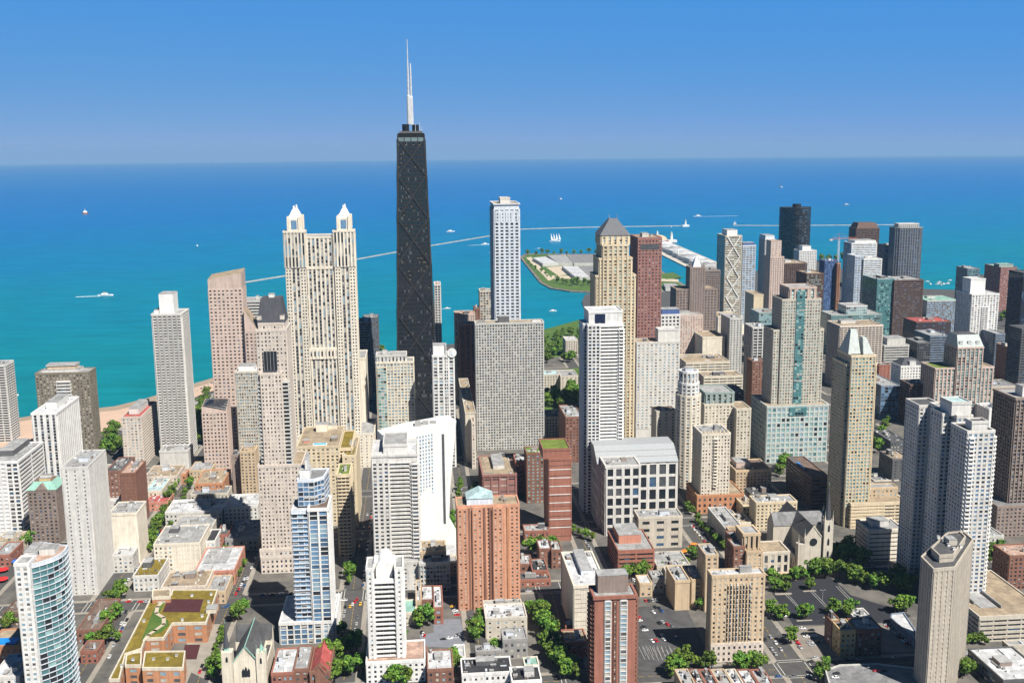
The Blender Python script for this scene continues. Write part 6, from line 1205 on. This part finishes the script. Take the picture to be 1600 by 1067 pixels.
# brick school with planted roofs
def poly(b, q, h, z0=0, **kw):
    P_=px(*q,z=h); A=sum(P_[i-1][0]*P_[i][1]-P_[i][0]*P_[i-1][1] for i in range(len(P_))); P_=P_ if A>0 else P_[::-1]
    b.vol(P_,z0,h,**kw); return P_
b=Bld('school_building','orange brick school with large planted roofs and pale roof edges in the lower left','school')
kw=dict(st='sparse',wall='terracotta',pal='pale',bw=9,fh=4.2,pf=.55,sf=.5)
poly(b,[(171,1062),(237,934),(268,930),(270,922),(340,922),(322,973),(270,974),(256,997),(227,998),(221,1014),(196,1022),(186,1062)],14,roof='sedum',parwall='cream',**kw)
poly(b,[(223,1044),(227,1019),(289,1018),(286,1044)],14.5,roof='sedum',part='front_block',parwall='cream',**kw)
poly(b,[(196,1040),(198,1022),(221,1019),(220,1040)],13,roof='sedum',part='entrance_block',parwall='cream',**kw)
poly(b,[(238,934),(239,922),(266,921),(266,933)],18,roof='tan',part='stair_block',parwall='cream',**kw)
m_=b.P('roof_lawn'); P_=px((219,1004),(241,950),(252,938),(260,938),(246,962),(262,968),(265,976),(252,988),(229,993),z=14); m_.add([(x,y,14.2) for x,y in P_],[tuple(range(len(P_)))],lawn)
m_=b.P('roof_path'); pp=[Vector((*px(q,z=14)[0],0)) for q in ((258,936),(246,948),(244,958),(256,965),(256,975),(242,985),(232,992),(226,1000))]
for a_,c_ in zip(pp[:-1],pp[1:]):
    u=(c_-a_).normalized(); n_=Vector((-u.y,u.x,0))*1.3; m_.add([(v.x,v.y,14.32) for v in (a_-n_-u,c_-n_+u,c_+n_+u,a_+n_-u)],[(0,1,2,3)],path)
m_=b.P('roof_court'); P_=px((254,956),(262,936),(318,936),(312,956),z=14); m_.add([(x,y,14.26) for x,y in P_],[(0,1,2,3),],mat('dark_red_court',(.07,.022,.025)))

for k,(x,y) in enumerate(((300,930),(326,940),(316,962),(285,968),(262,1030),(276,1024),(240,1030),(208,1030),(190,1040),(225,970),(330,928))): p=gz(x,y,14.6); b.unit(p.x-.8,p.x+.8,p.y-.8,p.y+.8,14,15.4,'white','skylight')
p=gz(330,955,14); b.unit(p.x-3,p.x+5,p.y-4,p.y+3,14,17,'cream','stair_house')
b.done()
quad('school_yard',[(288,1045),(292,1000),(330,975),(345,975),(318,1060)],.2,walk); quad('play_court',[(284,1030),(289,1007),(313,1007),(307,1030)],.24,mat('dark_red_court',(.07,.022,.025)))
def gable(b, e0, e1, n0, n1, ze, zr, wall, roof, part, axis='x', z0=0):
    m_=b.P(part)
    if axis=='x':
        c=(n0+n1)/2; v=[(e0,n1,z0),(e0,n0,z0),(e1,n0,z0),(e1,n1,z0),(e0,n1,ze),(e0,n0,ze),(e1,n0,ze),(e1,n1,ze),(e0,c,zr),(e1,c,zr)]
        m_.add(v,[(0,1,5,8,4),(1,2,6,5),(2,3,7,9,6),(3,0,4,7)],W(wall)); r_=b.P(part+'_roof'); o=.5
        r_.add([(e0+.4,n0-o,ze-.3),(e1,n0-o,ze-.3),(e1,c,zr+.3),(e0+.4,c,zr+.3),(e0+.4,n1+o,ze-.3),(e1,n1+o,ze-.3)],[(0,1,2,3),(3,2,5,4),(0,3,4),(1,5,2)],RF(roof))
        m_.add([(e0-.4,c,zr+1.2),(e0-.4,n0-.6,ze),(e0-.4,n0-.6,ze-1.2),(e0-.4,c,zr-.4),(e0-.4,n1+.6,ze-1.2),(e0-.4,n1+.6,ze),(e0+.4,c,zr+1.2),(e0+.4,n0-.6,ze),(e0+.4,n1+.6,ze)],[(1,0,3,2),(0,5,4,3),(0,1,7,6),(5,0,6,8)],W(wall))
    else:
        c=(e0+e1)/2; v=[(e0,n1,z0),(e0,n0,z0),(e1,n0,z0),(e1,n1,z0),(e0,n1,ze),(e0,n0,ze),(e1,n0,ze),(e1,n1,ze),(c,n0,zr),(c,n1,zr)]
        m_.add(v,[(0,1,5,4),(1,2,6,8,5),(2,3,7,6),(3,0,4,9,7)],W(wall)); r_=b.P(part+'_roof'); o=.5
        r_.add([(e0-o,n0+.3,ze-.3),(e0-o,n1-.3,ze-.3),(c,n1-.3,zr+.3),(c,n0+.3,zr+.3),(e1+o,n0+.3,ze-.3),(e1+o,n1-.3,ze-.3)],[(0,3,2,1),(3,4,5,2),(0,4,3),(1,2,5)],RF(roof))
def lancet(b, x, y, z, w_, h, part='lancet_window', ny=0):
    m_=MB(); p=[(-w_/2,0),(w_/2,0),(w_/2,h*.7),(0,h),(-w_/2,h*.7)]
    if ny==0: m_.add([(x-.12,y-a,z+c) for a,c in p]+[(x+.2,y-a,z+c) for a,c in p],[tuple(range(5)),(1,0,5,6),(2,1,6,7),(3,2,7,8),(4,3,8,9),(0,4,9,5)],G['dark'])
    else: m_.add([(x+a*-ny,y+ny*.12,z+c) for a,c in p]+[(x+a*-ny,y-ny*.2,z+c) for a,c in p],[tuple(range(5)),(1,0,5,6),(2,1,6,7),(3,2,7,8),(4,3,8,9),(0,4,9,5)],G['dark'])
    b.units.append((part,m_))
def spire(b, cx, cy, q, z, zt, ma, part='spire', n=8):
    m_=MB(); r=[(cx+q*math.cos(2*math.pi*(k+.5)/n),cy+q*math.sin(2*math.pi*(k+.5)/n)) for k in range(n)]; m_.add([(x,y,z) for x,y in r]+[(cx,cy,zt)],[(k,(k+1)%n,n) for k in range(n)]+[tuple(range(n-1,-1,-1))],ma); m_.bar((cx,cy,zt-1),(cx,cy,zt+1.6),.14,W('copper')); b.units.append((part,m_))
def fix_org(b, e0, n): b.org=Vector((e0,n,0))
# gothic church, lower left
e0=gz(385,1079).x; nl=atE(364,1032,e0).y; nr=atE(403,1030,e0).y; zr=atE(383,1012,e0).z; ze=atE(385,1034,e0).z
b=Bld('church','yellow stone gothic church with green copper trimmed gable and a thin left spire','church'); fix_org(b,e0+20,(nl+nr)/2)
el=gz(396,966,zr).x; gable(b,e0,el,nr,nl,ze,zr,'cream','dark','wall'); gable(b,el-9,el,nr-4,nl+4,ze-1,zr-2,'cream','dark','transept',axis='y')
m_=b.P('copper_ridge'); m_.bar((e0,(nl+nr)/2,zr+1.2),(el,(nl+nr)/2,zr+.5),.35,W('copper'))
for s_,nn in ((-1,nr),(1,nl)): m_.bar((e0-.5,(nl+nr)/2,zr+1.2),(e0-.5,nn+s_*.6,ze),.4,W('copper'))
m_=b.P('tower'); t0=atE(364,1040,e0).y; t1=atE(347,1040,e0).y; zt=atE(355,1018,e0).z; m_.box(e0-1.5,t0,-.5,e0+5,t1,zt,W('cream'))
m_=b.P('spire_drum'); m_.prism([(e0+1.2,t1-1.4),(e0+1.2,t0+2.4),(e0+4,t0+2.4),(e0+4,t1-1.4)],zt,zt+2,W('copper')); spire(b,e0+2.4,(t0+t1)/2+.6,1.9,zt+2,atE(349,974,e0).z,W('slate'))
t2=atE(416,1040,e0).y; t3=atE(401,1040,e0).y; zt2=atE(408,1018,e0).z; b.P('turret').box(e0-1.2,t2,-.5,e0+5,t3,zt2,W('cream'))
for a_ in (t2+.4,t3-.4,(t2+t3)/2): spire(b,e0-.6,a_,.5,zt2,zt2+3.5,W('copper'),'pinnacle',4)
spire(b,e0+3.4,(t2+t3)/2,2,zt2,zt2+4,W('copper'),'turret_roof',4)
c=(nl+nr)/2
for k,(dy,hh) in enumerate(((-1.7,5.4),(0,6.6),(1.7,5.4))): lancet(b,e0-.4,c+dy,atE(383,1056,e0).z,1.5,hh)
lancet(b,e0-.4,c,0,2.2,4.6,'door'); b.box(e0+3,el-4,nr-4,nr,0,ze-5,st='low',wall='cream',pal='dark',part='aisle',roof='dark'); lancet(b,e0-1.5,(t0+t1)/2,zt-6,1.4,3.6); lancet(b,e0-1.2,(t2+t3)/2,zt2-7,1.2,4)
b.done()
L('red brick row house with white flat roof beside the gothic church',424,458,1052,1014,10,'redbrick','white',eq=3,name='row_house')
L('brown brick row house with a grey roof next to the white roofed row house',459,482,1046,1010,11,'brickbrown','light',eq=2,name='row_house')
b=L('brownstone mansion with steep coral red roofs below the blue glass tower',484,516,1050,1012,10,'brickbrown','red',eq=1,name='row_house',keep=True)
e0,e1,n0,n1,h=b.r_; gable(b,e0-1.5,e0+10,(n0+n1)/2-3,(n0+n1)/2+3,h,h+4.5,'brickbrown','red','gable_bay',z0=0); gable(b,e0+1,e1,n0+1,n1-1,h+.4,h+5,'brickbrown','red','attic',z0=h); b.done()
L('annex with a greenish eight sided roof behind the barrel roofed tower',630,650,958,938,9,'cream','copper',eq=0)
L('narrow brick row house with a tan roof right of the octagonal roof',650,658,940,907,13,'tan','light',eq=1,name='row_house')
L('dark brick row house with a bright white roof by the alley',659,677,938,916,12,'brickbrown','white',eq=2,name='row_house')
L('long red brick row house with a pinkish white roof by the grey car deck',678,692,950,916,12,'redbrick','white',eq=2,name='row_house')
L('tall tan roof terrace block with dark columns behind the row houses',658,696,862,846,27,'tan','tan',eq=5,st='office',bw=9,fh=9)
L('blue grey gridded block below the roof terrace',656,702,880,870,22,'concrete','light',eq=1,st='finegrid',bw=2.4)
L('grey podium with one arched dark window left of the gridded block',626,655,878,862,22,'offwhite','light',eq=1,st='sparse')
L('small orange fronted building left of the orange brick tower',700,714,880,869,11,'sand','light',eq=0)
L('brownstone with a white roof and bracketed cornice at the bottom',668,708,1046,1016,12,'brickbrown','white',eq=4,name='row_house')
L('white roofed row house with a red chimney block at the bottom',655,667,1040,1010,10,'brickbrown','white',eq=2,name='row_house')
L('small low white garage roof beside the alley',711,727,1028,1008,4,'white','white',eq=0)
L('white walled row with a black flat roof at the bottom centre',722,800,1052,1028,9,'white','black',eq=6,name='row_house')
L('black roofed white row house with a green terrace behind it',800,846,1064,1042,9,'white','black',eq=4,name='row_house')
L('small house with a green copper roof by the tree lane',820,842,1040,1027,9,'cream','copper',eq=1,name='row_house')
L('low grey roofed house by the alley trees',744,786,1018,1009,7,'grey','light',eq=3)
L('grey mansard house with a pale roof beside the tree lane',786,824,1000,982,13,'grey','light',eq=3)
L('stone walk up with a cluttered silver roof right of the alley',759,823,966,944,14,'stone','white',eq=7,st='sparse')
L('silver roofed walk up at the foot of the orange brick tower',757,816,950,938,13,'stone','light',eq=5,st='sparse')
L('black roofed red brick cube right of the orange tower',832,856,892,874,9,'redbrick','black',eq=2)
L('pale flat roof left of the black roofed brick cube',813,832,882,868,9,'brickbrown','light',eq=3)
L('dark roofed sheds by the shadowed street',813,860,906,894,5,'redbrick','dark',eq=1)
L('brick house with chimneys and a white roof near the big tree',843,862,858,844,15,'brickbrown','white',eq=2,name='row_house')
L('dark brick house with a grey terrace roof near the big tree',862,878,860,846,15,'brickbrown','light',eq=3,name='row_house')
L('tan roofed annex with water tanks below the white banded building',883,918,1004,984,11,'redbrick','tan',eq=5)
L('small dark brick annex at the edge of the shaded lane',884,900,978,968,8,'redbrick','white',eq=1)
L('tan cafe house with a balcony by the weathered car park',1000,1019,912,899,10,'tan','white',eq=0)
L('grey house with a fire stair by the weathered car park',1020,1038,904,892,12,'grey','light',eq=1)
L('tall tan party wall block with a silver roof above the car park',1055,1078,908,884,22,'tan','light',eq=2,st='blank')
L('second tan party wall block beside it, nearer the brick wing',1081,1100,906,884,21,'tan','light',eq=1,st='sparse')
L('long low wall building with yellow awnings above the plaza patio',1040,1062,892,878,6,'stone','light',eq=1)
for k,(a_,c_,rf,wl) in enumerate(((1066,1086,'light','tan'),(1089,1102,'white','brickbrown'),(1104,1121,'dark','redbrick'),(1124,1144,'light','tan'),(1147,1162,'white','cream'),(1165,1184,'white','brickbrown'),(1187,1208,'light','redbrick'))):
    L(('grey flat roof row house, first of the row right of the lone trees','small white roof row house between a grey and a black roof','black roofed row house in the bottom row','wide grey roofed row house just right of the black roof','cream row house with a white roof near the red umbrella','white roofed row house with a blue tarp beside it','row house with a curved grey roof ending the bottom row')[k],a_,c_,1070,1046,12,wl,rf,eq=3,name='row_house')
L('olive yellow corner building with angled bays between the car parks',1314,1337,986,968,18,'yellow','light',eq=2)
L('brown brick corner building with a silver roof above the small lot',1300,1314,972,960,18,'brickbrown','light',eq=2)
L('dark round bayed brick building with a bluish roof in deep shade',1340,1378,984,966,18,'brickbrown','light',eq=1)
L('small white roofed shed behind the dark brick building',1336,1362,966,951,5,'offwhite','white',eq=4)
b=Bld('low_building','long narrow white roofed shed beside the lot of red cars'); poly(b,[(1392,966),(1393,960),(1412,958),(1430,985),(1430,1000)],6,st='low',wall='bluegrey',roof='white'); b.done()
b=Bld('parking_garage','open grey roof parking deck half in shade at the bottom right'); poly(b,[(1305,1100),(1290,1048),(1312,1040),(1370,1038),(1440,1046),(1440,1100)],7,st='garage',wall='concrete',roof='grey'); b.done()
# big church
e0=gz(1272,890).x; ny=lambda x,y,e: atE(x,y,e).y
nl=ny(1257,860,e0); nr=ny(1284,860,e0); c=(nl+nr)/2; zr=atE(1271,823,e0).z; ze=zr-9
b=Bld('church','grey stone cathedral with a rose window, cross shaped slate roof and one tall dark spire','church'); fix_org(b,e0+30,c)
gable(b,e0,e0+62,nr,nl,ze,zr,'stone','dark','wall'); b.box(e0+3,e0+54,nl,nl+6,0,10,st='low',wall='stone',pal='dark',part='aisle',roof='grey',bw=5,fh=8,pf=.7); b.box(e0+3,e0+54,nr-6,nr,0,10,st='low',wall='stone',pal='dark',part='aisle',roof='grey',bw=5,fh=8,pf=.7)
gable(b,e0+30,e0+45,nr-15,nl+15,ze,zr-.6,'stone','grey','transept',axis='y')
m_=MB(); n=16; zc=atE(1272,846,e0).z; m_.add([(e0-q,c+2.9*math.cos(2*math.pi*k/n),zc+2.9*math.sin(2*math.pi*k/n)) for q in (.6,0) for k in range(n)],[tuple(range(n-1,-1,-1))]+[((k+1)%n,k,n+k,n+(k+1)%n) for k in range(n)],G['dark']); b.units.append(('rose_window',m_))
lancet(b,e0,c,0,3.2,6.5,'door'); 
for dy in (-4,4): lancet(b,e0,c+dy,1,1.4,4)
ta,tb_=ny(1299,860,e0),ny(1285,860,e0); zt=atE(1291,812,e0).z; b.P('tower').box(e0-2,ta,-.5,e0+5,tb_,zt,W('stone'))
for z in (zt-9,zt-20,zt-30): lancet(b,e0-2,(ta+tb_)/2,z,1.7,6); lancet(b,e0+1.5,tb_,z,1.7,6,ny=1)
for a_ in (ta+.5,tb_-.5):
    for x in (e0-1.5,e0+4.5): spire(b,x,a_,.8,zt,zt+6,W('stone'),'pinnacle',4)
spire(b,e0+1.5,(ta+tb_)/2,2.9,zt,atE(1293,757,e0).z,W('slate'))
tb2=ny(1246,868,e0); b.P('stair_tower').box(e0-1,nl,-.5,e0+5,tb2,atE(1250,850,e0).z,W('stone')); spire(b,e0,tb2-.6,.8,atE(1250,850,e0).z,atE(1250,838,e0).z,W('stone'),'pinnacle',4); spire(b,e0,nl,.8,ze,ze+6,W('stone'),'pinnacle',4)
lancet(b,e0-1,(nl+tb2)/2,1,1.6,4)
spire(b,e0+37,nr-15,.9,zr,zr+5,W('stone'),'pinnacle',4); spire(b,e0+37,nl+15,.9,zr-.5,zr+5,W('stone'),'pinnacle',4)
b.done()
